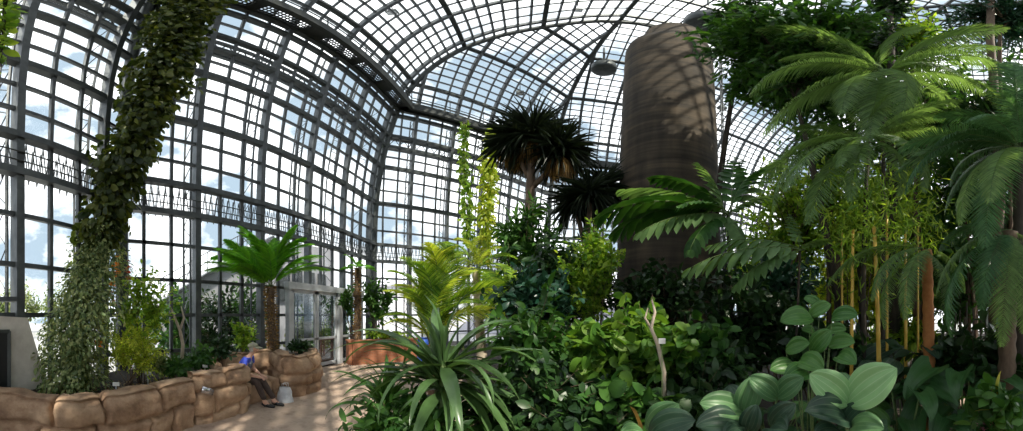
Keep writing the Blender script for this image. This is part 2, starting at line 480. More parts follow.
def frond_data(name, L=1.0, n=46, plen=.22, pw=.022, arch=1.1, th0=.5, pa=65, pdroop=.3, mat='l_fern', seed=0, t=T_COMB, prof=.65, start=.12, vee=.25, rr=.008, jit=.025):
    """one pinnate frond along +X, arching; returns (leaf mesh, rachis mesh, chord vector)"""
    R = np.random.default_rng(seed)
    N = 24; pts = [Vector((0, 0, 0))]; th = th0
    ths = []
    for i in range(N):
        tt = (i + .5) / N; th = th0 - arch * tt ** 1.25
        ths.append(th); pts.append(pts[-1] + Vector((math.cos(th), 0, math.sin(th))) * (L / N))
    def at_t(t):
        f = min(t * N, N - .001); i = int(f); return pts[i].lerp(pts[i + 1], f - i), ths[i]
    pos, dr, nm, ln, wd = [], [], [], [], []
    for i in range(n):
        tt = start + (1 - start) * i / (n - 1)
        p, th = at_t(tt)
        fw = np.array([math.cos(th), 0, math.sin(th)]); upv = np.array([-math.sin(th), 0, math.cos(th)])
        a = math.radians(pa * (1 - .45 * tt))
        l = plen * max(.06, math.sin(PI * min(1, (tt - start) / (1 - start) * .88 + .10)) ** prof)
        for s in (-1, 1):
            dv = fw * math.cos(a) + np.array([0, s, 0]) * math.sin(a) + upv * (vee) * (1 - pdroop) - np.array([0, 0, pdroop * .6]) + R.normal(size=3) * jit
            pos.append(np.array(p)); dr.append(dv); nm.append(upv + R.normal(size=3) * .12); ln.append(l * (.92 + .16 * R.random())); wd.append(pw)
    lf = MB(); lf.leaves(t, pos, dr, nm, np.array(ln), np.array(wd))
    ra = MB(); ra.tube(pts, [rr * (1 - .75 * i / N) for i in range(N + 1)], 5)
    return lf.mesh(name + '_leaf', M[mat]), ra.mesh(name + '_rachis', M['stem']), pts[-1].copy()

def add_frond(root, fd, base, tip, roll=0.0, name='frond'):
    """frond from base to tip (both in the thing's own space)"""
    lm, rm, ch = fd
    v = Vector(tip) - Vector(base)
    sc = v.length / ch.length
    ca = math.atan2(ch.z, ch.x)
    a = math.atan2(v.y, v.x); e = math.atan2(v.z, math.hypot(v.x, v.y))
    R = Matrix.Rotation(a, 4, 'Z') @ Matrix.Rotation(-(e), 4, 'Y') @ Matrix.Rotation(roll, 4, 'X') @ Matrix.Rotation(ca, 4, 'Y')
    o = link(name, lm, root); o.matrix_local = Matrix.Translation(base) @ R @ Matrix.Scale(sc, 4)
    r = link('rachis', rm, o)
    return o

def fern_tree(name, label, base, crown, tips, fds, trunk_r=.07, seed=0, cat='tree fern', trunk_mat='wood', rolls=.35, lean=(0, 0), hairy=0, scar=True, spread=.05):
    """trunk from base to crown, fronds from the crown to each tip (world points)"""
    R = random.Random(seed); base, crown = Vector(base), Vector(crown)
    root = thing(name, label, cat, base)
    c = crown - base
    tr = MB(); n = max(6, int(c.length / .07)); pts, rad = [], []
    for i in range(n + 1):
        t = i / n
        pts.append(c * t + Vector((math.sin(t * 2.2) * lean[0], math.sin(t * 2.6) * lean[1], 0)) * (1 - t) + Vector((0, 0, 0)))
        rad.append(trunk_r * (1.25 - .3 * t) * (1 + (.12 if i % 2 else -.06) * (1 if scar else 0)))
    tr.tube(pts, rad, 10); tro = tr.build('trunk', M[trunk_mat], root)
    if hairy:
        RR = np.random.default_rng(seed); h = MB()
        k = np.array([np.array(pts[int(RR.integers(0, n + 1))]) for _ in range(hairy)])
        d = rvec(RR, hairy); d[:, 2] = d[:, 2] * .4 - .3
        d2 = d.copy(); d2[:, 2] = 0; d2 /= np.linalg.norm(d2, axis=1, keepdims=True) + 1e-6
        h.leaves(T_DIAM, k + d2 * trunk_r * .8, d, rvec(RR, hairy), trunk_r * 1.3, trunk_r * .35)
        h.build('leaf_bases', M['l_dry'], tro)
    for i, tp in enumerate(tips):
        b = c + Vector((R.uniform(-1, 1), R.uniform(-1, 1), R.uniform(-.3, .6))) * spread
        add_frond(root, fds[i % len(fds)], b, Vector(tp) - base, R.uniform(-rolls, rolls))
    return root

def ring_tips(crown, n, L, e0, e1, seed, a0=0):
    R = random.Random(seed); out = []
    for i in range(n):
        a = a0 + 2 * PI * i / n + R.uniform(-.2, .2); e = R.uniform(e0, e1); l = L * R.uniform(.85, 1.1)
        out.append(Vector(crown) + Vector((math.cos(a) * math.cos(e), math.sin(a) * math.cos(e), math.sin(e))) * l)
    return out

def bent_leaf(length, width, th0, arch, n=12, cols=4, fold=.25, prof='strap', wave=0.0, veins=0, seed=0):
    """one large leaf along +X with its own thickness of form; returns MB"""
    R = random.Random(seed); P = []; p = Vector((0, 0, 0)); ph = R.uniform(0, 6)
    for i in range(n + 1):
        t = i / n; th = th0 - arch * t ** 1.4
        if prof == 'strap': w = min(1, .5 + 1.6 * t) * (1 - max(0, t - .4) / .6) ** .75 if t < 1 else .02
        elif prof == 'oval': w = max(.03, math.sin(PI * min(1, .03 + .97 * t)) ** .62)
        elif prof == 'heart': w = (1.0 if t > .05 else .7) * max(.02, (1 - t) ** .7) * 1.1
        nrm = Vector((-math.sin(th), 0, math.cos(th)))
        row = []
        for j in range(cols + 1):
            y = (j / cols - .5) * 2
            z = fold * abs(y) * w * width * .5 + wave * math.sin(t * 9 + ph + y * 1.5) * width * .5 * abs(y)
            if veins: z += .035 * width * math.cos(abs(y) * PI * veins) * min(1, w)
            bx = -.22 * length * (abs(y)) * (1 - t) ** 4 if prof == 'heart' else 0
            row.append(p + Vector((bx, y * w * width * .5, 0)) + nrm * z)
        P.append(row); p = p + Vector((math.cos(th), 0, math.sin(th))) * (length / n)
    m = MB(); m.grid(P); return m, p
def place_leaf(root, data, chord, base, tip, roll=0.0, name='leaf', face=None):
    if face is not None:      # turn the blade towards a direction
        v = Vector(tip) - Vector(base); sc = v.length / chord.length; x = v.normalized()
        z = face - x * face.dot(x); z = z.normalized() if z.length > 1e-4 else x.orthogonal().normalized()
        R = Matrix((x, z.cross(x), z)).transposed().to_4x4()
        o = link(name, data, root)
        o.matrix_local = Matrix.Translation(base) @ R @ Matrix.Rotation(roll, 4, 'X') @ Matrix.Rotation(math.atan2(chord.z, chord.x), 4, 'Y') @ Matrix.Scale(sc, 4)
        return o
    v = Vector(tip) - Vector(base); sc = v.length / chord.length
    ca = math.atan2(chord.z, chord.x); a = math.atan2(v.y, v.x); e = math.atan2(v.z, math.hypot(v.x, v.y))
    o = link(name, data, root)
    o.matrix_local = Matrix.Translation(base) @ Matrix.Rotation(a, 4, 'Z') @ Matrix.Rotation(-e, 4, 'Y') @ Matrix.Rotation(roll, 4, 'X') @ Matrix.Rotation(ca, 4, 'Y') @ Matrix.Scale(sc, 4)
    return o

# ------------------------------------------------------------------ round tower
def tower_mat():
    m, nt, nd, lk = new_mat('brown_render')
    tc = nd.new('ShaderNodeTexCoord')
    mp = nd.new('ShaderNodeMapping'); mp.inputs['Scale'].default_value = (1.4, 1.4, .22); lk.new(tc.outputs['Object'], mp.inputs[0])
    nz = nd.new('ShaderNodeTexNoise'); nz.inputs['Scale'].default_value = 1.6; nz.inputs['Detail'].default_value = 8; lk.new(mp.outputs[0], nz.inputs[0])
    mp2 = nd.new('ShaderNodeMapping'); mp2.inputs['Scale'].default_value = (.25, .25, 4.5); lk.new(tc.outputs['Object'], mp2.inputs[0])
    nz2 = nd.new('ShaderNodeTexNoise'); nz2.inputs['Scale'].default_value = 1.5; nz2.inputs['Detail'].default_value = 6; lk.new(mp2.outputs[0], nz2.inputs[0])
    ad = nd.new('ShaderNodeMath'); ad.operation = 'ADD'; lk.new(nz.outputs[0], ad.inputs[0]); lk.new(nz2.outputs[0], ad.inputs[1])
    hf = nd.new('ShaderNodeMath'); hf.operation = 'MULTIPLY'; hf.inputs[1].default_value = .5; lk.new(ad.outputs[0], hf.inputs[0])
    col = ramp(nd, [(.38, (.019, .014, .009)), (.5, (.046, .034, .021)), (.62, (.085, .061, .037))], hf.outputs[0], lk)
    b = nd.new('ShaderNodeBsdfPrincipled'); lk.new(col, b.inputs['Base Color']); b.inputs['Roughness'].default_value = .9
    bp = nd.new('ShaderNodeBump'); bp.inputs['Strength'].default_value = .5; bp.inputs['Distance'].default_value = .05; lk.new(hf.outputs[0], bp.inputs['Height']); lk.new(bp.outputs[0], b.inputs['Normal'])
    o = nd.new('ShaderNodeOutputMaterial'); lk.new(b.outputs[0], o.inputs[0]); return m
M['tower'] = tower_mat()
TR = 9.0
tb = polar(669, TR)
def lathe(mb, prof, n=48):
    P = [[(r * math.cos(2 * PI * k / n), r * math.sin(2 * PI * k / n), z) for k in range(n + 1)] for r, z in prof]
    mb.grid(P)
tw = thing('round_tower', 'massive round brown tower rising out of the shrubs towards the roof', 'tower', tb)
m = MB()
pr = [(1.62, 0)]
for i in range(60):
    z = .1 + i * .205; pr.append((1.6 - .30 * (z / 12.4) ** 1.3 + (.012 if i % 3 == 0 else 0), z))
pr += [(1.24, 12.5), (1.1, 12.65), (.0, 12.7)]
lathe(m, pr); m.build('shaft', M['tower'], tw)
m = MB(); lathe(m, [(.88, 12.6), (.84, 13.75), (.0, 13.8)], 32)
cap = m.build('top_drum', M['tower'], tw)
d = Vector((-tb.x, -tb.y, 0)).normalized(); sdv = Vector((-d.y, d.x, 0))
cap.location = sdv * .12
m = MB()
for zz in (9.5, 5.0):
    m.tube([Vector((1.60 * math.cos(a), 1.60 * math.sin(a), zz)) * 1 for a in np.linspace(0, 2 * PI, 40)], .02, 5)
# service conduit and ladder on the right flank
s2 = (d * .35 - sdv * 1.0).normalized()
if s2.dot(Vector((math.sin(az(669)), math.cos(az(669)), 0))) < 0: s2 = (d * .35 + sdv * 1.0).normalized()
lad = MB()
q = Vector((-s2.y, s2.x, 0))
for k in (-.17, .17): lad.tube([s2 * 1.72 + q * k + Vector((0, 0, .2)), s2 * 1.55 + q * k + Vector((0, 0, 12.2))], .022, 5)
for i in range(42):
    z = .4 + i * .28; rr_ = 1.72 - .17 * z / 12.2; lad.tube([s2 * rr_ + q * .17 + Vector((0, 0, z)), s2 * rr_ - q * .17 + Vector((0, 0, z))], .013, 4)
lad.build('ladder', M['steel'], tw)
# ------------------------------------------------------------------ path, rock planters, door
g = MB()
pp = [on_ground(172, 431), polar(100, 3.0), polar(40, 2.2), polar(-160, 2.0), Vector((2.2, -1.5, 0)), polar(500, 1.6), polar(480, 2.0), polar(470, 5.0), polar(460, 9.0), polar(450, 11.8), polar(378, 12.5), polar(300, 8.9), polar(262, 7.2), polar(240, 6.2), polar(190, 5.0)]
from mathutils.geometry import tessellate_polygon
tri = tessellate_polygon([pp])
V = [(p.x, p.y, .012) for p in pp]
V += [(p.x, p.y, -.05) for p in pp]
n_ = len(pp)
tl = []
for a, b, c in tri:
    A, B, Cc = Vector(V[a]), Vector(V[b]), Vector(V[c])
    tl.append((a, b, c) if (B - A).cross(Cc - A).z > 0 else (a, c, b))
g.add(V, [(i, (i + 1) % n_, n_ + (i + 1) % n_, n_ + i) for i in range(n_)], tl)
o = g.build('path', M['path'], None, False); tag(o, kind='structure'); o['label'] = 'sandy paved path winding past the rock bench'

def rock_mat():
    m, nt, nd, lk = new_mat('sandstone')
    tc = nd.new('ShaderNodeTexCoord')
    nz = nd.new('ShaderNodeTexNoise'); nz.inputs['Scale'].default_value = 2.2; nz.inputs['Detail'].default_value = 9; nz.inputs['Roughness'].default_value = .7
    lk.new(tc.outputs['Object'], nz.inputs[0])
    n3 = nd.new('ShaderNodeTexNoise'); n3.inputs['Scale'].default_value = 22; n3.inputs['Detail'].default_value = 5; lk.new(tc.outputs['Object'], n3.inputs[0])
    col = ramp(nd, [(.3, (.15, .085, .05)), (.48, (.33, .205, .125)), (.66, (.50, .34, .22))], nz.outputs[0], lk)
    b = nd.new('ShaderNodeBsdfPrincipled'); lk.new(col, b.inputs['Base Color']); b.inputs['Roughness'].default_value = .85
    bp = nd.new('ShaderNodeBump'); bp.inputs['Strength'].default_value = .6; bp.inputs['Distance'].default_value = .02
    lk.new(n3.outputs[0], bp.inputs['Height']); lk.new(bp.outputs[0], b.inputs['Normal'])
    o = nd.new('ShaderNodeOutputMaterial'); lk.new(b.outputs[0], o.inputs[0]); return m
M['rock'] = rock_mat()
from mathutils import noise as mnoise
def smooth_path(pts, n):
    """Catmull-Rom through pts"""
    pts = [Vector(p) for p in pts]; P = [pts[0] * 2 - pts[1]] + pts + [pts[-1] * 2 - pts[-2]]; out = []
    for i in range(1, len(P) - 2):
        for k in range(n):
            t = k / n; a, b, c, d = P[i - 1:i + 3]
            out.append(.5 * ((2 * b) + (c - a) * t + (2 * a - 5 * b + 4 * c - d) * t * t + (3 * b - a - 3 * c + d) * t ** 3))
    out.append(pts[-1]); return out
def rock_wall(path, hts, width, seed, courses=2, block=.62, nz=22, caps=True):
    """wall of big rounded sandstone blocks along a path: front = right-hand side of travel"""
    R = random.Random(seed)
    sp = smooth_path(path, 26); n = len(sp)
    L = [0]
    for a, b in zip(sp, sp[1:]): L.append(L[-1] + (b - a).length)
    hs = [hts[0] + (hts[1] - hts[0]) * l / L[-1] if not callable(hts) else hts(l / L[-1]) for l in L]
    # joints of each course
    J = []
    for c in range(courses + 1):
        x = -R.random() * block; row = []
        while x < L[-1] + block: row.append(x); x += block * R.uniform(.65, 1.5)
        J.append(row)
    cuts = [R.uniform(.9, 1.1) * (k + 1) / (courses) for k in range(courses - 1)]
    sec = []           # cross-section parameter: 0..1 front face up, over the top, 1..2 back
    for i in range(nz + 1): sec.append(('f', i / nz))
    for i in range(1, 8): sec.append(('t', i / 8))
    for i in range(0, 5): sec.append(('b', 1 - i / 4))
    P = []
    for i, p in enumerate(sp):
        tg = (sp[min(i + 1, n - 1)] - sp[max(i - 1, 0)]); tg.z = 0; tg.normalize()
        nr = Vector((tg.y, -tg.x, 0)); h = hs[i]; l = L[i]; row = []
        for kind, t in sec:
            if kind == 'f': z, o = h * t, 0.0
            elif kind == 't': z, o = h, -width * t
            else: z, o = h * t, -width
            # rounded shoulders
            if kind == 'f' and t > .82: o -= .09 * ((t - .82) / .18) ** 2; 
            if kind == 't': z += .03 * math.sin(PI * t) - (.0)
            bow = .05 * math.sin(PI * min(1, z / h)) if kind == 'f' else 0
            # joints
            wob = .05 * mnoise.noise(Vector((l * 2, z * 3, seed)))
            zz = z / h + wob
            c = 0
            dz = 9
            for q in cuts:
                if zz > q + .18 * mnoise.noise(Vector((l * .9, q * 7, seed + 3))): c += 1
                dz = min(dz, abs(zz - (q + .18 * mnoise.noise(Vector((l * .9, q * 7, seed + 3))))) * h)
            dl = min(abs(l + .12 * mnoise.noise(Vector((z * 3, c * 5, seed))) - x) for x in J[c])
            if kind == 'b': dl = dz = 9
            dj = min(dl, dz)
            gr = -.085 * math.exp(-(dj / .024) ** 2)
            pil = .02 * min(1, dj / .09)
            nn = .05 * mnoise.noise(p * 2.3 + Vector((0, 0, z * 2.3))) + .03 * mnoise.noise(p * 5 + Vector((0, 0, z * 9)))
            e = gr + pil + nn + bow
            v = p + nr * (o + (e if kind != 't' else e * (1 - 2 * t)))
            v.z = max(0, z + (e * .9 if kind == 't' or t > .85 else 0)) if kind != 'b' else z
            row.append(v)
        P.append(row)
    m = MB(); m.grid(P)
    if caps:
        for row, fl in ((P[0], 1), (P[-1], 0)):
            c = sum((Vector(v) for v in row), Vector()) / len(row)
            k = len(row); V = [tuple(v) for v in row] + [tuple(c)]
            m.add(V, None, [(k, j + 1, j) if fl else (k, j, j + 1) for j in range(k - 1)] + ([(k, 0, k - 1)] if fl else [(k, k - 1, 0)]))
    return m
# left planter: front wall from the far left round to the block beside the visitor
wpts = [polar(x, r) for x, r in [(-45, 3.72), (-20, 3.75), (5, 3.72), (28, 3.53), (52, 3.33), (78, 3.33), (98, 3.48), (130, 3.6), (155, 3.85), (178, 4.15), (194, 4.3)]]
pl = thing('rock_planter', 'long curved sandstone planter wall in front of the climbing vine', 'planter')
rock_wall(wpts, (.66, .7), .34, 3).build('stone_wall', M['rock'], pl)
def bed(name, pts, z, parent, mat='soil', bump=.05):
    tri = tessellate_polygon([pts]); m = MB(); V = [(p.x, p.y, z) for p in pts]; tl = []
    for a, b, c in tri:
        A, B, Cc = Vector(V[a]), Vector(V[b]), Vector(V[c]); tl.append((a, b, c) if (B - A).cross(Cc - A).z > 0 else (a, c, b))
    m.add(V, None, tl); return m.build(name, M[mat], parent, False)
bed('soil', [polar(-45, 3.95), polar(0, 3.95), polar(30, 3.7), polar(52, 3.5), polar(80, 3.5), polar(130, 3.8), polar(180, 4.3), polar(205, 5.0), polar(250, 6.9), polar(263, 7.7), polar(255, 7.75), polar(122, 6.2), polar(60, 5.0), polar(0, 4.35), polar(-45, 4.08)], .56, pl)
b2 = thing('rock_planter', 'high sandstone block end of the planter left of the seated visitor', 'planter')
bp_ = [polar(x, r) for x, r in [(192, 4.75), (190, 4.4), (203, 4.45), (225, 4.72), (240, 4.92), (246, 5.05), (247, 5.3)]]
rock_wall(bp_, (.74, .80), .36, 11, 3, .6).build('stone_wall', M['rock'], b2)
m = MB(); q0, q1 = at(202, 388, 4.36), at(213, 391, 4.5)
nrm_ = Vector((-q0.x, -q0.y, 0)).normalized()
pq = MB(); pq.beam(q0 + nrm_ * .08, q1 + nrm_ * .08, .02, .09); pq.build('plaque', flat('plaque_metal', (.6, .6, .62), .25, .9), b2)
# bench with curved back and the round planter at its right end
bn = thing('rock_bench', 'sandstone bench niche with low curved back where the visitor sits', 'bench')
rock_wall([polar(x, r) for x, r in [(212, 5.75), (232, 6.35), (250, 6.75), (268, 6.95), (280, 6.9)]], (.80, .84), .3, 21, 2, .7).build('back_wall', M['rock'], bn)
rock_wall([polar(x, r) for x, r in [(238, 5.42), (252, 5.55), (265, 5.8), (277, 6.1)]], (.40, .40), .9, 25, 1, .8).build('seat', M['rock'], bn)
rp = thing('rock_planter', 'rounded sandstone planter right of the seated visitor below the tree fern', 'planter')
rock_wall([polar(x, r) for x, r in [(271, 6.85), (280, 6.2), (290, 6.02), (302, 6.1), (313, 6.35), (319, 6.8), (317, 7.4), (306, 8.0)]], (.82, .84), .34, 33, 3, .7).build('stone_wall', M['rock'], rp)
bed('soil', [polar(x, r) for x, r in [(274, 6.8), (282, 6.4), (292, 6.25), (303, 6.35), (312, 6.6), (315, 7.3), (304, 7.9), (266, 7.9), (262, 7.3)]], .72, rp)

# brick planter at the far corner
def brick_mat():
    m, nt, nd, lk = new_mat('orange_brick')
    tc = nd.new('ShaderNodeTexCoord'); br = nd.new('ShaderNodeTexBrick'); br.inputs['Scale'].default_value = 4.2
    mp = nd.new('ShaderNodeMapping'); mp.inputs['Rotation'].default_value = (PI / 2, 0, 0); lk.new(tc.outputs['Object'], mp.inputs[0])
    br.inputs['Color1'].default_value = (.36, .13, .06, 1); br.inputs['Color2'].default_value = (.27, .095, .045, 1); br.inputs['Mortar'].default_value = (.24, .15, .1, 1)
    lk.new(mp.outputs[0], br.inputs[0])
    b = nd.new('ShaderNodeBsdfPrincipled'); lk.new(br.outputs[0], b.inputs['Base Color']); b.inputs['Roughness'].default_value = .85
    o = nd.new('ShaderNodeOutputMaterial'); lk.new(b.outputs[0], o.inputs[0]); return m
M['brick'] = brick_mat()
kp = thing('brick_planter', 'low orange brick planter by the far corner of the glass wall', 'planter')
m = MB()
bpts = [polar(349, 10.6), polar(352, 10.1), polar(392, 10.7), polar(436, 11.6), polar(438, 12.3)]
for a, b in zip(bpts, bpts[1:]): m.beam(a + Vector((0, 0, .4)), b + Vector((0, 0, .4)), .22, .8)
m.build('brick_wall', M['brick'], kp, False)
m = MB()
for a, b in zip(bpts, bpts[1:]): m.beam(a + Vector((0, 0, .825)), b + Vector((0, 0, .825)), .28, .05)
m.build('coping', surf('brick_coping', (.26, .1, .05), (.36, .16, .09), 8, .8, .2), kp, False)
bed('soil', bpts + [polar(400, 12.8), polar(377, 12.5), polar(356, 11.0)], .72, kp)

# glazed double door in the west wall
dr = link('door_1', None); dr['kind'] = 'structure'; dr['label'] = 'pale framed glass double door in the left glass wall'
uD = -(D - .14)
def AW(a, z, off=0.0): return Vector((uD + off, a, z))
fr = MB()
for a in (6.1, 10.05): fr.beam(AW(a, 0), AW(a, 2.52), .16, .12, (0, 1, 0))
fr.beam(AW(6.0, 2.55), AW(10.15, 2.55), .2, .2)
fr.beam(AW(8.55, 0), AW(8.55, 2.5), .24, .2, (0, 1, 0))
fr.build('door_frame', M['steel_light'], dr, False)
for a0, a1 in ((6.2, 7.3), (7.34, 8.42), (8.7, 9.95)):
    lf_ = MB()
    for a in (a0 + .04, a1 - .04): lf_.beam(AW(a, .02), AW(a, 2.44), .06, .08, (0, 1, 0))
    for z in (.1, .95, 2.4): lf_.beam(AW(a0, z), AW(a1, z), .06, .1 if z != .95 else .07)
    lfo = lf_.build('door_leaf', M['steel_light'], dr, False)
    gp = MB(); gp.box(((uD), (a0 + a1) / 2, 1.25), (.015, a1 - a0 - .1, 2.3)); gp.build('pane', M['glass'], lfo, False)
    hd = MB(); hd.tube([AW(a1 - .12, .9, .06), AW(a1 - .12, 1.25, .06)], .014, 6); hd.build('door_handle', M['steel_light'], lfo)

# duct housing and hatch at the far left
M['plaster'] = surf('pale_plaster', (.55, .5, .45), (.75, .7, .64), 4, .85, .1)
dh = thing('duct_housing', 'pale plastered housing with a slanted side at the far left glass', 'housing')
A0, A1 = polar(-48, 4.12), polar(44, 4.72)
ev_ = (A1 - A0).normalized(); bk = Vector((ev_.y, -ev_.x, 0)); bk = bk if bk.dot(A0) > 0 else -bk
Lh = (A1 - A0).length
prof = [(0, .02), (Lh, .02), (Lh, .62), (Lh * .76, 1.66), (0, 1.72)]
m = MB(); k = len(prof)
V = [tuple(A0 + ev_ * s + Vector((0, 0, z)) - bk * .1) for s, z in prof] + [tuple(A0 + ev_ * s + Vector((0, 0, z)) + bk * .12) for s, z in prof]
Q = [(i, (i + 1) % k, k + (i + 1) % k, k + i) for i in range(k)]
T = [(0, i, i + 1) for i in range(1, k - 1)] + [(k, k + i + 1, k + i) for i in range(1, k - 1)]
m.add(V, Q, T); m.build('body', M['plaster'], dh, False)
m = MB(); s0, s1 = Lh * .36, Lh * .545
m.beam(A0 + ev_ * s0 + Vector((0, 0, 1.02)) - bk * .12, A0 + ev_ * s1 + Vector((0, 0, 1.02)) - bk * .12, .03, .86)
m.build('hatch', flat('hatch_dark', (.02, .022, .025), .3), dh, False)
m = MB(); 
for s in (s0, s1): m.beam(A0 + ev_ * s + Vector((0, 0, .58)) - bk * .13, A0 + ev_ * s + Vector((0, 0, 1.47)) - bk * .13, .05, .05, (1, 0, 0))
m.beam(A0 + ev_ * s0 + Vector((0, 0, 1.47)) - bk * .13, A0 + ev_ * s1 + Vector((0, 0, 1.47)) - bk * .13, .05, .05)
m.build('hatch_frame', M['steel_dark'], dh, False)

# small signs and plant labels
M['white'] = flat('white_label', (.85, .85, .83), .5)
def label_tag(x, y, r, zb, label, w=.09, h=.055, sr=.006):
    p = at(x, y, r); base = Vector((p.x, p.y, zb))
    t = thing('plant_label', label, 'plant label', base, 0, 'white plant labels')
    tg_ = Vector((math.sin(az(x)), math.cos(az(x)), 0)); inn = Vector((-p.x, -p.y, 0)).normalized()
    m = MB(); m.tube([(0, 0, 0), (0, 0, p.z - zb)], sr, 5); m.build('stake', M['white'] if sr > .004 else M['stem'], t)
    m = MB(); c = Vector((0, 0, p.z - zb)) + inn * .01
    m.beam(c - tg_ * w / 2, c + tg_ * w / 2, .006, h, Vector((0, 0, 1)) + inn * .3); m.build('plate', M['white'], t, False)
label_tag(116, 384, 3.95, .56, 'white plant label standing in dark soil behind the planter rim')
label_tag(148, 373, 4.6, .56, 'white plant label below the yellow-green bush')
label_tag(205, 366, 5.2, .56, 'white plant label among low plants near the high stone block')
label_tag(78, 378, 4.2, .56, 'small pale plant label at the foot of the climbing vine', .08, .06)
label_tag(662, 341, 2.18, .3, 'white label plate beside the twisted bare branch in the shrubs', .05, .04, .003)
# ------------------------------------------------------------------ planter plants on the left
def vine(name, label, cat, path, n, L, W, mat, t, seed, core='wood_dark', corer=.09, up=.2, droop=.7, shell=.5):
    """leafy column along path [(x, y, r, halfwidth px)]"""
    R = np.random.default_rng(seed)
    P = [at(x, y, r) for x, y, r, w in path]; Rm = [w * r / F for x, y, r, w in path]
    base = P[-1].copy(); root = thing(name, label, cat, base)
    loc = [p - base for p in P]
    seg = [(b - a).length * (Rm[i] + Rm[i + 1]) for i, (a, b) in enumerate(zip(loc, loc[1:]))]
    pr = np.array(seg) / sum(seg)
    ii = R.choice(len(seg), n, p=pr); tt = R.random(n)
    A = np.array(loc); c = A[ii] + (A[ii + 1] - A[ii]) * tt[:, None]
    rr = np.array(Rm)[ii] * (1 - tt) + np.array(Rm)[ii + 1] * tt
    # ragged outline: tufts
    d = rvec(R, n); d[:, 2] *= .35
    tuft = np.array([mnoise.noise(Vector((c[i][2] * 1.3 + d[i][0] * 1.1, d[i][1] * 1.1, seed))) for i in range(n)])
    rad = rr * (R.random(n) ** shell) * (1.0 + .95 * tuft) * np.where(R.random(n) < .06, 1.25, 1.0)
    pos = c + d * rad[:, None]
    dr = d * .7 + rvec(R, n) * .6 + np.array([0, 0, -droop]); nm = d * .6 + rvec(R, n) * .5 + np.array([0, 0, up])
    sc = .6 + .7 * R.random(n)
    m = MB(); m.leaves(t, pos, dr, nm, L * sc, W * sc); m.build('foliage', M[mat], root)
    w = MB()
    for k in range(4):
        w.tube([p + Vector((math.sin(i * 1.1 + k * 1.6), math.cos(i * 1.3 + k * 1.6), 0)) * corer for i, p in enumerate(loc)], corer * .35, 5)
    w.build('stem', M[core], root)
    return root
vine('climbing_vine', 'dark ivy-like climber covering the corner beam up to the roof', 'climbing plant',
     [(198, -25, 5.5, 36), (188, 5, 5.5, 36), (166, 60, 5.5, 33), (143, 118, 5.55, 29), (121, 170, 5.5, 26), (106, 215, 5.4, 25), (98, 240, 5.3, 24)],
     9000, .15, .12, 'l_ivy', T_HEART, 5)
vine('trailing_creeper', 'grey-green trailing creeper widening from the vine down to the planter soil', 'climbing plant',
     [(102, 225, 5.65, 22), (92, 262, 5.3, 28), (82, 305, 4.95, 36), (76, 345, 4.65, 42), (74, 388, 4.4, 38)],
     15000, .075, .036, 'l_grey', T_ELL, 6, up=.5, droop=.5)
# sprig hanging in at the top left corner
vine('hanging_sprig', 'pale green sprig hanging into the top left corner', 'climbing plant',
     [(-2, -30, 2.2, 22), (6, -6, 2.2, 15), (3, 30, 2.2, 8), (-1, 66, 2.2, 5)], 420, .11, .07, 'l_lime', T_ELL, 8, corer=.015)
b = polar(138, 4.9, .56)
bush('flowering_shrub', 'loose light green shrub with white blossom left of the sloping roof outside', 'shrub', b, at(142, 305, 4.9), (.62, .5, .72), 260, 9, .075, .042, 'l_lime', T_ELL, 12, 6, .012)
b = polar(126, 4.5, .56)
bush('feathery_bush', 'fine-leaved yellow-green bush behind the white plant labels', 'shrub', b, at(132, 347, 4.5), (.58, .45, .46), 420, 14, .045, .02, 'l_yell', T_SMALL, 13, 8, .01)
# blossoms
M['petal_white'] = leaf_mat('white_petal', (.75, .7, .74), (.9, .88, .88), trans=.3)
M['petal_orange'] = leaf_mat('orange_petal', (.7, .12, .01), (.95, .38, .02), trans=.3)
M['petal_red'] = leaf_mat('red_petal', (.4, .03, .02), (.6, .08, .02), trans=.3)
def flowers(x, y, r, sx, sy, n, mat, name, label, seed, L=.05):
    R = np.random.default_rng(seed); p = at(x, y, r)
    root = thing(name, label, 'flower', p)
    k = 6
    c = R.normal(size=(n, 3)) * np.array([sx, sx, sy]) * r / F
    for j in range(n):
        m = MB(); aa = 2 * PI * np.arange(k) / k
        d = np.stack([np.cos(aa), np.sin(aa), np.full(k, .25)], 1) + rvec(R, k) * .4
        m.leaves(T_SMALL, np.tile(c[j], (k, 1)), d, np.tile(np.array([0, 0, 1.]), (k, 1)) + rvec(R, k) * .3, L, L * .6)
        m.build('blossom', M[mat], root)
    s = MB(); s.tube([(0, 0, c[:, 2].min() - .25), (.02, .01, 0), (0, 0, c[:, 2].max())], .008, 5); s.build('stem', M['stem'], root)
flowers(147, 282, 4.75, 11, 8, 14, 'petal_white', 'white_blossom', 'cluster of white blossom on the light green shrub', 1, .05)
flowers(128, 275, 4.85, 1.6, 7, 12, 'petal_red', 'red_flower_spike', 'dark red flower spike beside the white blossom', 2, .05)
flowers(117, 270, 4.8, 1.6, 7, 12, 'petal_orange', 'orange_flower_spike', 'orange red flower spike next to the vine, the upper of two', 3, .05)
flowers(113, 292, 4.7, 1.8, 6, 12, 'petal_orange', 'orange_flower_spike', 'orange flower spike below the red ones at the edge of the vine', 4, .05)
flowers(299, 349, 6.9, 2.5, 1.5, 5, 'petal_red', 'red_flower', 'small red blossoms at the foot of the tree fern by the door', 15, .06)
flowers(99, 343, 4.25, 2, 3, 8, 'petal_orange', 'orange_flower_spike', 'low orange blossom between creeper and yellow-green bush', 5, .05)
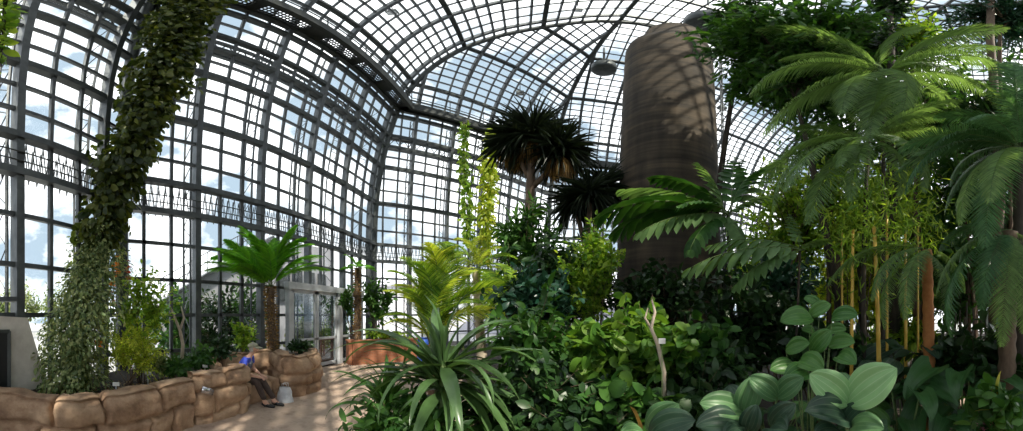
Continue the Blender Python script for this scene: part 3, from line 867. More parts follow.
# pale forked trunk
t = thing('bare_tree', 'pale bare forked trunk in front of the dark lower window', 'tree', polar(181, 5.4, .56))
m = MB(); o0 = polar(181, 5.4, .56)
m.tube([Vector(), at(183, 345, 5.4) - o0, at(180, 330, 5.4) - o0, at(174, 316, 5.35) - o0, at(170, 306, 5.3) - o0], [.04, .035, .03, .022, .012], 7)
m.tube([at(180, 330, 5.4) - o0, at(184, 318, 5.45) - o0, at(181, 306, 5.45) - o0], [.025, .018, .01], 6)
m.build('trunk', M['wood_pale'], t)
for i, (x, y, r, w, h, mt, lb) in enumerate([(178, 368, 5.1, .28, .2, 'l_mid', 'low leafy plant right of the yellow-green bush'), (200, 358, 5.4, .34, .24, 'l_mid', 'bushy green plant under the dark lower window'),
                                        (222, 350, 6.1, .3, .3, 'l_dark', 'dark green plant left of the visitor'), (243, 336, 6.9, .34, .4, 'l_lime', 'bright leafy plant behind the visitor'),
                                        (158, 362, 5.2, .3, .22, 'l_grey', 'greyish low plant behind the feathery bush'), (300, 346, 7.0, .3, .14, 'l_dark', 'low dark plant at the foot of the tree fern')]):
    p = at(x, y, r); bush('bedding_plant', lb, 'plant', (p.x, p.y, .56 if x < 290 else .72), p, (w, w, h), 60, 8, .11, .055, mt, T_ELL, 40 + i, 5, .008, twig=.15, group='low plants in the stone planters')
R_ = np.random.default_rng(3)
m = MB(); n = 900
xs = R_.uniform(50, 190, n); rs = np.array([R_.uniform(.15, 1.3) for _ in range(n)])
pos = []
for x, k in zip(xs, rs):
    rf = np.interp(x, [40, 52, 80, 130, 180, 195], [3.6, 3.6, 3.6, 3.9, 4.4, 4.6]); p = polar(x, rf + k * .9, .57); pos.append(p)
d = rvec(R_, n); d[:, 2] = abs(d[:, 2]) * .3
m.leaves(T_SMALL, np.array(pos), d, rvec(R_, n) * .4 + np.array([0, 0, 1]), .05, .03)
o = m.build('leaf_litter', M['l_dry'], None); tag(o, 'scattered dry leaf litter on the dark planter soil', 'leaf litter', None, 'stuff')

# tree fern beside the door
FD_C = [frond_data('cycad_frond_a', 1.7, 54, .36, .045, .95, .55, 62, .25, 'l_cycad', 1), frond_data('cycad_frond_b', 1.7, 54, .34, .043, .6, .4, 60, .15, 'l_cycad', 2), frond_data('cycad_frond_c', 1.6, 50, .34, .045, 1.3, .6, 64, .35, 'l_cycad', 3)]
cr = at(270, 287, 7.2)
tips = [at(x, y, r) for x, y, r in [(206, 270, 7.0), (222, 252, 6.6), (238, 232, 7.2), (262, 240, 6.3), (292, 230, 7.4), (313, 244, 7.6), (329, 270, 7.5), (318, 262, 6.6), (212, 258, 7.6), (244, 246, 8.0), (280, 250, 8.0), (300, 252, 6.9), (230, 265, 6.3), (205, 262, 6.8), (275, 238, 7.4), (250, 234, 6.8), (225, 240, 6.9), (305, 238, 7.2), (240, 226, 7.4), (296, 226, 7.0), (322, 256, 7.2), (215, 248, 6.4)]]
fern_tree('tree_fern', 'bright green tree fern with shaggy brown trunk beside the glass door', polar(273, 7.25, .72), cr, tips, FD_C, .09, 3, 'tree fern', 'wood', .5, hairy=700)

# corner plants by the brick planter
fern_tree('shaggy_palm', 'slim shaggy red-brown trunk in the brick planter by the glass corner', polar(357, 10.6, .72), at(357, 268, 10.6), ring_tips(at(357, 268, 10.6), 7, .8, -.2, .6, 4), [FD_C[0]], .09, 5, 'palm', 'wood', .4, hairy=900)
p = at(376, 300, 11.0); bush('corner_shrub', 'loose green shrub right of the shaggy trunk in the brick planter', 'shrub', polar(377, 11.2, .72), p, (.65, .6, .9), 110, 8, .2, .09, 'l_mid', T_ELL, 51, 5, .02)
p = at(347, 300, 10.4); bush('corner_shrub', 'thin shrub in front of the door post at the brick planter', 'shrub', polar(351, 10.5, .72), p, (.35, .35, .8), 45, 7, .16, .08, 'l_mid', T_ELL, 52, 3, .015)
p = at(385, 335, 10.9); bush('bedding_plant', 'bright low hedge along the top of the brick planter', 'plant', polar(386, 10.95, .72), p, (.9, .35, .25), 120, 8, .12, .06, 'l_lime', T_ELL, 53, 8, .01, group=None)
p = at(345, 338, 10.6)

# ------------------------------------------------------------------ feathery ferns and yellow palm, middle left
FD_Y = [frond_data('yellow_frond_a', 1.7, 60, .36, .02, 1.7, .5, 66, .1, 'l_lime', 11, vee=.35), frond_data('yellow_frond_b', 1.7, 60, .36, .022, 1.7, .6, 66, .25, 'l_yell', 12)]
cr = at(432, 345, 5.2)
tips = [at(x, y, r) for x, y, r in [(388, 272, 5.6), (455, 246, 5.2), (520, 290, 5.0), (385, 290, 5.2), (402, 258, 5.0), (428, 243, 4.6), (380, 318, 5.0), (475, 270, 5.2), (402, 290, 4.4), (492, 290, 5.4), (446, 244, 5.8), (384, 325, 4.8), (462, 254, 5.8), (395, 285, 5.9), (418, 262, 4.4), (505, 315, 5.0), (485, 305, 4.6)]]
fern_tree('feathery_fern', 'feathery light green fern rising behind the big strap-leaved plant', polar(434, 5.3), cr, tips, [FD_Y[0], FD_Y[1]], .09, 21, 'fern', 'wood', .6)
cr = at(476, 270, 7.0)
tips = [at(x, y, r) for x, y, r in [(425, 262, 7.0), (436, 246, 7.2), (478, 236, 7.0), (520, 262, 7.0), (530, 300, 6.6), (500, 315, 6.2), (450, 300, 6.3), (470, 310, 6.2), (505, 250, 7.6), (485, 318, 6.4), (430, 290, 6.6), (515, 285, 6.3), (455, 240, 7.6)]]
fern_tree('yellow_palm', 'yellow-green palm with drooping fronds behind the feathery fern', polar(484, 7.0), cr, tips, [FD_Y[1], FD_Y[0]], .10, 22, 'palm', 'wood_pale', .5)

# big strap-leaved plant in the foreground
st = thing('strap_leaved_plant', 'large rosette plant with broad glossy strap leaves in front of the path', 'plant', polar(443, 2.7))
base = polar(443, 2.7); cr = at(443, 366, 2.7) - base
lv = []
for i, (L_, W_, t0, ar, fo) in enumerate([(1.1, .125, .7, 1.1, .3), (1.0, .14, .5, 1.4, .25), (1.15, .12, .9, 1.7, .35), (.95, .10, .6, 1.1, .35)]):
    mm, p = bent_leaf(L_, W_, t0, ar, 14, 4, fo, 'strap', .04, 0, i); lv.append((mm.mesh('strap_leaf', M['l_strap']), p))
m = MB(); m.tube([(0, 0, 0), cr * .5, cr + Vector((0, 0, .05))], [.05, .045, .03], 8); m.build('stem', M['stem'], st)
R = random.Random(5)
for i in range(96):
    a_ = 2 * PI * (i * .381966) + R.uniform(-.1, .1); e_ = R.choice([R.uniform(.75, 1.35), R.uniform(.2, .8), R.uniform(-.35, .3), R.uniform(-.75, -.1), R.uniform(-.9, -.2)])
    l_ = R.uniform(.72, 1.05) * (1.0 if e_ > -.3 else .9) * (.8 if e_ > .8 else 1.05)
    b_ = cr + Vector((math.cos(a_) * .03, math.sin(a_) * .03, R.uniform(-.25, .05)))
    dv_ = Vector((math.cos(a_) * math.cos(e_), math.sin(a_) * math.cos(e_), math.sin(e_)))
    if e_ > .0 and dv_.dot(Vector((-base.x, -base.y, 0)).normalized()) > .45: continue
    tip = b_ + dv_ * l_
    if (tip + base).z < .05: tip.z = .05 - base.z
    k = 3 if e_ > .7 else R.choice([0, 1, 2])
    place_leaf(st, lv[k][0], lv[k][1], b_, tip, R.uniform(-.3, .3))
# lower strap leaved companion
st = thing('strap_leaved_plant', 'smaller darker strap-leaved plant behind the left side of the big rosette', 'plant', polar(384, 3.7))
base = polar(384, 3.7); cr = Vector((0, 0, .55)); lv2 = []
for i, (L_, W_, t0, ar, fo) in enumerate([(1.0, .10, .8, 1.5, .3), (1.0, .11, .9, 2.0, .3)]):
    mm, p = bent_leaf(L_, W_, t0, ar, 12, 4, fo, 'strap', .04, 0, i + 9); lv2.append((mm.mesh('strap_leaf', M['l_mid']), p))
m = MB(); m.tube([(0, 0, 0), cr], [.05, .03], 8); m.build('stem', M['stem'], st)
for i in range(46):
    a_ = 2 * PI * (i * .381966); e_ = R.uniform(-.6, 1.1); l_ = R.uniform(.6, .9)
    tip = cr + Vector((math.cos(a_) * math.cos(e_), math.sin(a_) * math.cos(e_), math.sin(e_))) * l_; tip.z = max(.05, tip.z)
    k = i % 2; place_leaf(st, lv2[k][0], lv2[k][1], cr + Vector((math.cos(a_) * .03, math.sin(a_) * .03, R.uniform(-.15, .03))), tip, R.uniform(-.3, .3))
# ------------------------------------------------------------------ dragon trees
def rosette(name, crown, n, L, W, seed, root, e0=-.9, e1=1.4, mat='l_drac'):
    R = np.random.default_rng(seed); m = MB()
    tv = tpl(6, 2, 'strap', .2, .35)
    a = R.uniform(0, 2 * PI, n); e = R.uniform(e0, e1, n)
    d = np.stack([np.cos(a) * np.cos(e), np.sin(a) * np.cos(e), np.sin(e)], 1)
    m.leaves(tv, d * .08 + np.array(crown), d, np.tile(np.array([0, 0, 1.]), (n, 1)) + rvec(R, n) * .1, L * (.7 + .4 * R.random(n)), W)
    return m.build(name, M[mat], root)
b = polar(531, 8.8); dt = thing('dragon_tree', 'tall dragon tree with a dark spiky crown left of the round tower', 'tree', b)
hd = [at(533, 138, 8.8), at(560, 152, 8.6), at(515, 143, 9.1)]
m = MB(); m.tube([Vector(), at(529, 250, 8.8) - b, at(530, 195, 8.8) - b, hd[0] - b], [.16, .15, .14, .11], 10)
m.tube([at(530, 190, 8.8) - b, at(548, 172, 8.7) - b, hd[1] - b], [.1, .09, .08], 8); m.tube([at(530, 180, 8.8) - b, at(520, 160, 9.0) - b, hd[2] - b], [.09, .08, .07], 8)
m.build('trunk', M['wood'], dt)
for i, h in enumerate(hd):
    rosette('leaf_rosette', h - b, 330 if i == 0 else 230, 1.45 if i == 0 else 1.2, .075, 60 + i, dt)
    rosette('dead_leaf_skirt', h - b - Vector((0, 0, .15)), 130, .9, .05, 70 + i, dt, -1.5, -.7, 'l_dry')
b = polar(592, 7.8); dt = thing('dragon_tree', 'smaller dark spiky dragon tree close to the left edge of the tower', 'tree', b)
hd = [at(590, 197, 7.8), at(575, 205, 8.2), at(604, 190, 8.4)]
m = MB()
for h in hd: m.tube([Vector(), at(588, 260, 7.8) - b, h - b], [.1, .08, .06], 8)
m.build('trunk', M['wood'], dt)
for i, h in enumerate(hd): rosette('leaf_rosette', h - b, 170, .95, .05, 80 + i, dt)
# hanging creepers from the gallery
vine('hanging_creeper', 'thin green creeper hanging from the gallery in front of the far corner glass', 'climbing plant',
     [(464, 122, 13.2, 4), (464, 160, 13.2, 6), (467, 200, 13.2, 8), (468, 245, 13.2, 5)], 900, .2, .12, 'l_lime', T_ELL, 91, corer=.03)
vine('hanging_creeper', 'thicker yellow-green creeper hanging left of the dragon tree', 'climbing plant',
     [(492, 128, 13.0, 5), (489, 165, 13.0, 8), (487, 205, 13.0, 10), (484, 262, 13.0, 9)], 1500, .22, .13, 'l_yell', T_ELL, 92, corer=.03)
# ------------------------------------------------------------------ shrubs of the middle
def B(name, label, x, y, r, w, h, nt, nl, L, W, mat, t=T_ELL, seed=1, dep=None, **k):
    """shrub whose crown is centred at (x, y, r), w and h half sizes in metres"""
    c = at(x, y, r); return bush(name, label, k.pop('cat', 'shrub'), k.pop('base', (c.x, c.y, 0)), c, (w, dep or w, h), nt, nl, L, W, mat, t, seed, **k)
B('glossy_shrub', 'dark glossy shrub right behind the strap-leaved plant', 540, 345, 3.4, .62, .6, 230, 9, .15, .07, 'l_mid', T_LONG, 101, droop=.4)
B('glossy_shrub', 'dark drooping shrub at the bottom right of the strap-leaved plant', 556, 395, 2.6, .5, .42, 170, 9, .12, .055, 'l_dark', T_LONG, 102, droop=.4)
B('round_leaved_shrub', 'fresh green round-leaved shrub in front of the tower', 640, 345, 2.9, .62, .42, 250, 8, .115, .095, 'l_fresh', T_HEART, 103, droop=.3)
B('round_leaved_shrub', 'yellow-green leafy clump left of the twisted branch', 602, 352, 2.7, .3, .36, 90, 8, .13, .11, 'l_fresh', T_HEART, 104, droop=.3)
B('round_leaved_shrub', 'leafy shrub right of the twisted branch below the tower', 697, 345, 3.0, .38, .35, 150, 8, .11, .09, 'l_mid', T_HEART, 105, droop=.3)
B('round_leaved_shrub', 'low leafy shrub at the bottom between the tower and the strap-leaved plant', 620, 410, 2.2, .42, .26, 100, 8, .12, .10, 'l_mid', T_HEART, 106, droop=.3)
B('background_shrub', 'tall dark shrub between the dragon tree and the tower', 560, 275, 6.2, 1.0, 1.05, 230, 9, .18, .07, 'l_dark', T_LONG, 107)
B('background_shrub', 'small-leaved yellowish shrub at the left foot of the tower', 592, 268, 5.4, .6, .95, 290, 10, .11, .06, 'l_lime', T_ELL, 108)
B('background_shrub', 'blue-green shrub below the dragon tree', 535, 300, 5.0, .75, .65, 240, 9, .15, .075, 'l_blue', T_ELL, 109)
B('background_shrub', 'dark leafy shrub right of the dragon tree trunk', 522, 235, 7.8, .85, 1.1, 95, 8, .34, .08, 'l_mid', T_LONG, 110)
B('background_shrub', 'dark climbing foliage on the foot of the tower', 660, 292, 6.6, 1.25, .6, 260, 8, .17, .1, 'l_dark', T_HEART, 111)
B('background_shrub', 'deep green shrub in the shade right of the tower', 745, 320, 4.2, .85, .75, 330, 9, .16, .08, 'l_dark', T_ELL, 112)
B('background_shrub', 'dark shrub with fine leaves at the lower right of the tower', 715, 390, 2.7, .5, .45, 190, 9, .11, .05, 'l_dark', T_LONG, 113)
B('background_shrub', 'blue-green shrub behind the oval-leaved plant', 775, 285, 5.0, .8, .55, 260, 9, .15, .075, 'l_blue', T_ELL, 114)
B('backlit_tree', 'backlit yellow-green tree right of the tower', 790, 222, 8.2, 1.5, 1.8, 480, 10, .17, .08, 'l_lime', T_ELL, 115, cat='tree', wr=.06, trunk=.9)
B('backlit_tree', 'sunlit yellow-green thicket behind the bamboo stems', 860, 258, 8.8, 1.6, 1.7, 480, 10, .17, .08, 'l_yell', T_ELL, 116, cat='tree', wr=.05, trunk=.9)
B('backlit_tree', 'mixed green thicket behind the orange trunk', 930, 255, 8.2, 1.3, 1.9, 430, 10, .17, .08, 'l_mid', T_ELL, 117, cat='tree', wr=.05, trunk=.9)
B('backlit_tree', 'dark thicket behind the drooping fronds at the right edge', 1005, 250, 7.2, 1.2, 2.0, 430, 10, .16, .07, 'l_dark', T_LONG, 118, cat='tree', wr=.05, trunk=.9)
B('backlit_tree', 'slim lime-green tree above the bamboo', 838, 195, 6.6, .9, 1.0, 260, 9, .15, .07, 'l_lime', T_ELL, 119, cat='tree', wr=.04, trunk=.9)
B('backlit_tree', 'tall green tree behind the bamboo stems', 900, 200, 7.4, 1.4, 1.4, 330, 9, .18, .07, 'l_lime', T_LONG, 120, cat='tree', wr=.05, trunk=.9)
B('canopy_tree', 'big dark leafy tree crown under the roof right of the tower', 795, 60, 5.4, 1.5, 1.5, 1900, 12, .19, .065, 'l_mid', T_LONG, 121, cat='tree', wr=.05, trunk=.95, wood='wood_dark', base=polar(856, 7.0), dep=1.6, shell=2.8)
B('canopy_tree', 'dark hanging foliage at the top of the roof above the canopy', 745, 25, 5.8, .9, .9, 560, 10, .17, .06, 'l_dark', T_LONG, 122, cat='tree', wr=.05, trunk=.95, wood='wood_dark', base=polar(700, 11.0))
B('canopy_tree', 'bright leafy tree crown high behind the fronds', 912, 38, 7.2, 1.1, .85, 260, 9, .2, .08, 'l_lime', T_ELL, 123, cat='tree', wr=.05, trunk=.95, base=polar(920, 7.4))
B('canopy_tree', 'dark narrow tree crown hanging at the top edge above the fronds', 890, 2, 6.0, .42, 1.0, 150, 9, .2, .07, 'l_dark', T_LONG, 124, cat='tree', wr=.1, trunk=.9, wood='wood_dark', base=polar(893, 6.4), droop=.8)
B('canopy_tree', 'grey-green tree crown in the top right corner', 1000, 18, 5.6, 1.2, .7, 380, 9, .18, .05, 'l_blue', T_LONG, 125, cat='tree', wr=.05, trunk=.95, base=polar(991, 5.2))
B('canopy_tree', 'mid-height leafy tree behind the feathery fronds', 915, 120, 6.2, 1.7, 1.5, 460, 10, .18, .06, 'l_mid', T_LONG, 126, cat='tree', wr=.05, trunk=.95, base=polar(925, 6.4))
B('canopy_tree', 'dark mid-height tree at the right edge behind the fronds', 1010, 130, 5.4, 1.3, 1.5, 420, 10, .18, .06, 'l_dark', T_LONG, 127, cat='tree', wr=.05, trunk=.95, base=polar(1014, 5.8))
# red-brown trunk at the upper right
t = thing('slender_tree', 'slender red-brown trunk rising through the top right corner', 'tree', polar(988, 5.0)); o0 = polar(988, 5.0)
m = MB(); m.tube([Vector(), at(1000, 200, 5.0) - o0, at(990, 40, 5.0) - o0, at(992, -30, 5.0) - o0], [.1, .09, .075, .07], 8); m.build('trunk', M['wood'], t)
# twisted branch
t = thing('twisted_branch', 'bare twisted grey branch standing among the round-leaved shrubs', 'branch', polar(662, 2.25)); o0 = polar(662, 2.25)
m = MB(); m.tube([Vector((0, 0, 0)), at(664, 372, 2.22) - o0, at(658, 345, 2.22) - o0, at(651, 328, 2.22) - o0, at(655, 312, 2.22) - o0, at(652, 300, 2.25) - o0], [.02, .018, .016, .014, .012, .006], 7)
m.tube([at(651, 328, 2.22) - o0, at(645, 318, 2.24) - o0, at(648, 308, 2.25) - o0], [.012, .009, .005], 6); m.build('trunk', M['wood_pale'], t)

# ------------------------------------------------------------------ pinnate big-leaflet trees near the tower
T_LFT = tpl(6, 2, 'ellipse', .1, .2, .5)
FD_P = [frond_data('pinnate_leaf_a', 1.3, 11, .34, .115, .9, .4, 58, .45, 'l_mid', 31, t=T_LFT, prof=.35, start=.18, vee=.1, rr=.009), frond_data('pinnate_leaf_b', 1.2, 10, .34, .12, .6, .2, 55, .6, 'l_fern', 32, t=T_LFT, prof=.35, start=.15, vee=.05, rr=.009)]
cr = at(728, 215, 4.2)
tips = [at(x, y, r) for x, y, r in [(602, 215, 3.9), (625, 190, 4.4), (655, 178, 4.4), (640, 232, 3.7), (680, 205, 3.6), (700, 165, 4.4), (760, 170, 4.4), (775, 195, 4.2), (690, 250, 3.6), (672, 225, 4.0), (735, 158, 4.6), (745, 250, 3.8), (615, 232, 4.3), (780, 160, 4.9)]]
fern_tree('walnut_leaved_tree', 'young tree with long pinnate leaves spread across the tower', polar(734, 4.3), cr, tips, FD_P, .025, 41, 'tree', 'wood_dark', .3, scar=False)
cr = at(800, 250, 3.4)
tips = [at(x, y, r) for x, y, r in [(690, 268, 3.1), (712, 245, 3.3), (735, 285, 3.0), (790, 215, 3.6), (830, 240, 3.6)]]
fern_tree('walnut_leaved_tree', 'pinnate-leaved sapling reaching left over the shade right of the tower', polar(792, 3.9), cr, tips, [FD_P[1]], .014, 42, 'tree', 'wood_dark', .3, scar=False)

# ------------------------------------------------------------------ tree ferns on the right
M['orange_bark'] = surf('orange_bark', (.34, .12, .035), (.52, .22, .07), 8, .8, .4)
FD = [frond_data('fern_frond_a', 2.4, 60, .42, .028, .9, .5, 70, .1, 'l_fern', 21, vee=.08), frond_data('fern_frond_b', 2.4, 60, .40, .027, 1.3, .65, 68, .25, 'l_fern', 22, vee=.08),
      frond_data('fern_frond_c', 2.2, 56, .42, .028, .55, .3, 70, .05, 'l_fern', 23, vee=.06)]
M['l_fernb'] = leaf_mat('blue_fern_leaf', (.06, .15, .075), (.10, .22, .11), trans=.35, rough=.5)
FDB = [frond_data('blue_frond_a', 2.2, 62, .40, .026, 1.0, .5, 74, .2, 'l_fernb', 24), frond_data('blue_frond_b', 2.0, 60, .38, .026, 1.5, .7, 72, .35, 'l_fernb', 25)]
def TP(l): return [at(x, y, r) for x, y, r in l]
fern_tree('tree_fern', 'tall tree fern whose uppermost fronds reach left under the canopy', polar(884, 4.3), at(884, 74, 4.3),
          TP([(758, 30, 4.1), (750, 94, 3.7), (764, 132, 3.6), (842, 112, 3.4), (935, 60, 3.9), (1000, 48, 4.0), (985, 92, 3.6), (900, 120, 3.4), (830, 45, 5.0), (920, 30, 5.0), (800, 70, 4.6), (960, 110, 4.4), (780, 60, 3.9), (1010, 70, 3.4), (870, 140, 3.5), (960, 75, 3.4), (812, 105, 4.6), (1005, 30, 4.6)]), FD, .03, 61, lean=(.2, .1), trunk_mat='wood_dark')
fern_tree('tree_fern', 'tree fern with broad pale fronds in the middle of the right side', polar(872, 3.7), at(868, 140, 3.7),
          TP([(778, 160, 3.4), (772, 212, 3.3), (808, 222, 3.1), (902, 88, 3.4), (945, 118, 3.4), (932, 158, 3.2), (828, 108, 3.9), (900, 195, 3.2), (790, 130, 4.0), (850, 200, 3.1), (760, 185, 3.8), (960, 100, 3.0), (965, 140, 3.4), (925, 190, 2.9), (875, 80, 4.2), (785, 190, 2.9), (920, 105, 4.0), (840, 165, 2.9)]), FD, .028, 62, lean=(-.2, .1), trunk_mat='wood_dark')
fern_tree('tree_fern', 'tree fern with dark blue-green fronds at the right edge', polar(1022, 3.1), at(1018, 150, 3.1),
          TP([(898, 172, 3.0), (905, 192, 2.7), (960, 222, 2.5), (985, 245, 2.4), (935, 118, 3.3), (968, 80, 3.2), (1010, 62, 3.3), (930, 150, 2.6), (1060, 110, 3.0), (1070, 190, 2.8), (1000, 90, 2.6), (920, 140, 3.2), (900, 150, 2.5), (950, 185, 3.4), (990, 200, 2.2), (945, 210, 3.0), (970, 120, 2.3)]), FDB + [FD[0]], .06, 63, trunk_mat='wood_dark')
fern_tree('tree_fern', 'low tree fern with drooping fronds on an orange-brown trunk behind dark broad leaves', polar(931, 3.3), at(927, 250, 3.2),
          TP([(828, 284, 3.0), (884, 328, 2.8), (905, 318, 2.6), (850, 262, 3.5), (946, 318, 2.8), (965, 292, 3.3), (872, 300, 2.7)]), [FD[1]], .06, 64, trunk_mat='orange_bark')
fern_tree('tree_fern', 'low tree fern with hanging fronds at the right edge above a tan trunk', polar(1004, 2.8), at(1010, 232, 2.8),
          TP([(936, 296, 2.6), (950, 335, 2.5), (1002, 345, 2.4), (982, 308, 2.4), (1024, 332, 2.5), (960, 262, 3.0), (1050, 280, 2.8), (940, 250, 3.1)]), [FD[1], FDB[1]], .075, 65, trunk_mat='wood')
# bamboo
M['bamboo'] = surf('golden_culm', (.55, .31, .04), (.75, .50, .09), 5, .4, .05, stretch=(1, 1, .3))
def culm(x, r, h, rad, label, seed, lean=(0, 0)):
    b = polar(x, r); root = thing('bamboo_culm', label, 'bamboo', b, 0, 'golden bamboo stems')
    m = MB(); pts, rr = [], []; n = int(h / .3)
    for i in range(n):
        for dz, k in ((0, 1.18), (.02, 1), (.28, .97)):
            z = i * .3 + dz; pts.append((lean[0] * (z / h) ** 2 * h, lean[1] * (z / h) ** 2 * h, z)); rr.append(rad * k * (1 - .4 * z / h))
    m.tube(pts, rr, 9); m.build('culm', M['bamboo'], root)
    R = np.random.default_rng(seed); k = 240; c = np.array(pts[-1])
    pos = c + R.normal(size=(k, 3)) * np.array([.25, .25, .35]) + np.array([0, 0, .1]); d = rvec(R, k); d[:, 2] -= .5
    f = MB(); f.leaves(T_LONG, pos, d, rvec(R, k) + np.array([0, 0, .6]), .13, .018); f.build('foliage', M['l_lime'], root)
culm(851, 3.3, 2.9, .026, 'golden bamboo stem, leftmost of those behind the oval-leaved plant', 1, (.02, 0))
culm(880, 3.25, 2.9, .032, 'thickest golden bamboo stem behind the large pale leaf pair', 2, (-.02, .02))
culm(887, 3.6, 3.0, .022, 'thin golden bamboo stem touching the thickest one', 3)
culm(906, 3.5, 2.9, .025, 'golden bamboo stem left of the orange trunk', 4, (.02, .01))
culm(842, 4.2, 3.2, .022, 'slim bamboo stem behind the oval leaves', 5)
culm(918, 4.2, 3.0, .02, 'far bamboo stem close to the orange trunk', 6)
# dark palisade behind the broad leaves
fb = thing('dark_fence', 'dark upright pole fence along the path at the far right', 'fence', polar(978, 4.9)); o0 = polar(978, 4.9)
R = random.Random(9)
for k in range(15):
    x = 948 + k * 4.6; p = polar(x, 4.9 + .1 * math.sin(k)) - o0
    m = MB(); m.tube([p, p + Vector((R.uniform(-.05, .05), R.uniform(-.05, .05), R.uniform(1.4, 2.1)))], [.02, .014], 6); m.build('pole', M['wood_dark'], fb)
m = MB()
for z in (.5, 1.1): m.tube([polar(946, 4.95) - o0 + Vector((0, 0, z)), polar(980, 4.92) - o0 + Vector((0, 0, z)), polar(1016, 4.95) - o0 + Vector((0, 0, z))], .014, 5)
m.build('rail', M['wood_dark'], fb)
g = MB(); pts = [polar(930, 7.0), polar(930, 5.6), polar(975, 5.3), polar(1040, 5.3), polar(1040, 6.8), polar(980, 7.0)]
tri = tessellate_polygon([pts]); tl = []
V = [(p.x, p.y, .012) for p in pts]
for a, b, c in tri:
    A, Bb, Cc = Vector(V[a]), Vector(V[b]), Vector(V[c]); tl.append((a, b, c) if (Bb - A).cross(Cc - A).z > 0 else (a, c, b))
g.add(V, None, tl); o = g.build('path', M['path'], None, False); tag(o, kind='structure'); o['label'] = 'piece of sandy path behind the pole fence at the right'
# blue sign boards
M['blue'] = flat('blue_panel', (.03, .09, .42), .4)
def sign(x, y, r, w, h, label, rough=0):
    p = at(x, y, r); b = Vector((p.x, p.y, 0)); t = thing('sign_board', label, 'sign', b)
    tg_ = Vector((math.sin(az(x)), math.cos(az(x)), 0))
    m = MB(); m.tube([(0, 0, 0), (0, 0, p.z)], .02, 6); m.build('post', M['steel'], t)
    m = MB(); c = Vector((0, 0, p.z)); m.beam(c - tg_ * w / 2, c + tg_ * w / 2, .02, h); m.build('board', M['blue'], t, False)
sign(1003, 321, 4.6, .2, .1, 'small dark blue sign at the far right beside the tan trunk')
sign(897, 327, 6.4, .1, .16, 'small blue sign between the bamboo stems')
t = thing('rain_barrel', 'blue barrel standing behind the brick planter and the strap leaves', 'barrel', polar(423, 9.4))
m = MB(); lathe(m, [(0, 0), (.17, 0), (.185, .12), (.175, .16), (.195, .45), (.175, .75), (.185, .8), (.17, .95), (.0, .97)], 20); m.build('body', M['blue'], t)
m = MB(); lathe(m, [(.0, .965), (.16, .965), (.16, 1.0), (.0, 1.0)], 20); m.build('lid', M['blue'], t)

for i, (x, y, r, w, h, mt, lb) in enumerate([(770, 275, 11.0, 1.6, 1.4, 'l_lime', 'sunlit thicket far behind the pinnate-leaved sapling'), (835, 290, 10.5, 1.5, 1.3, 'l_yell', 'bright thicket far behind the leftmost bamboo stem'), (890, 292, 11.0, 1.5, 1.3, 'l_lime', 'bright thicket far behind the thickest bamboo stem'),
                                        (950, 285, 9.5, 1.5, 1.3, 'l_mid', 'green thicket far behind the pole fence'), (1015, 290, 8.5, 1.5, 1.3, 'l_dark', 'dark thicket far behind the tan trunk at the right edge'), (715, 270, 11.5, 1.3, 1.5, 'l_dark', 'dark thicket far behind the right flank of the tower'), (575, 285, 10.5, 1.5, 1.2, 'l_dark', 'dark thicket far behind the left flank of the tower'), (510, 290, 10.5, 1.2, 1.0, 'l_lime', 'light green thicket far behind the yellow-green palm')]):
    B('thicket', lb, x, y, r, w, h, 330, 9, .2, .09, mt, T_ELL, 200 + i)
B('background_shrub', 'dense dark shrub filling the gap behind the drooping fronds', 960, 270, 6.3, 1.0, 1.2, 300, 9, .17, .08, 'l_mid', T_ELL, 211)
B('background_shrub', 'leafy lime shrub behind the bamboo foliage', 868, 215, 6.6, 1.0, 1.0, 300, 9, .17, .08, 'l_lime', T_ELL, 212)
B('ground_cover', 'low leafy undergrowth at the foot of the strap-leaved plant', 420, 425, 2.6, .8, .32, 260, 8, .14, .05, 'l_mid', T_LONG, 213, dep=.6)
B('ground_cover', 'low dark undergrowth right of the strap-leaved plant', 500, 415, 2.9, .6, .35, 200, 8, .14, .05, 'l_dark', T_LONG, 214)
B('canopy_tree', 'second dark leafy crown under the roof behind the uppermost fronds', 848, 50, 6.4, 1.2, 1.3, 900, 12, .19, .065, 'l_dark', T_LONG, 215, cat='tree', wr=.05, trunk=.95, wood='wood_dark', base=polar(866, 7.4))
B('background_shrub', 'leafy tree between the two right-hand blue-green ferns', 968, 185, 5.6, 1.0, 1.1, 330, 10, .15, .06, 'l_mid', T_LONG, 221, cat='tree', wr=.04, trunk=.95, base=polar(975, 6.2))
B('background_shrub', 'loose green tree behind the broad pale fern fronds', 825, 150, 7.6, 1.1, 1.0, 260, 9, .17, .07, 'l_mid', T_ELL, 222, cat='tree', wr=.04, trunk=.95, base=polar(832, 7.8))
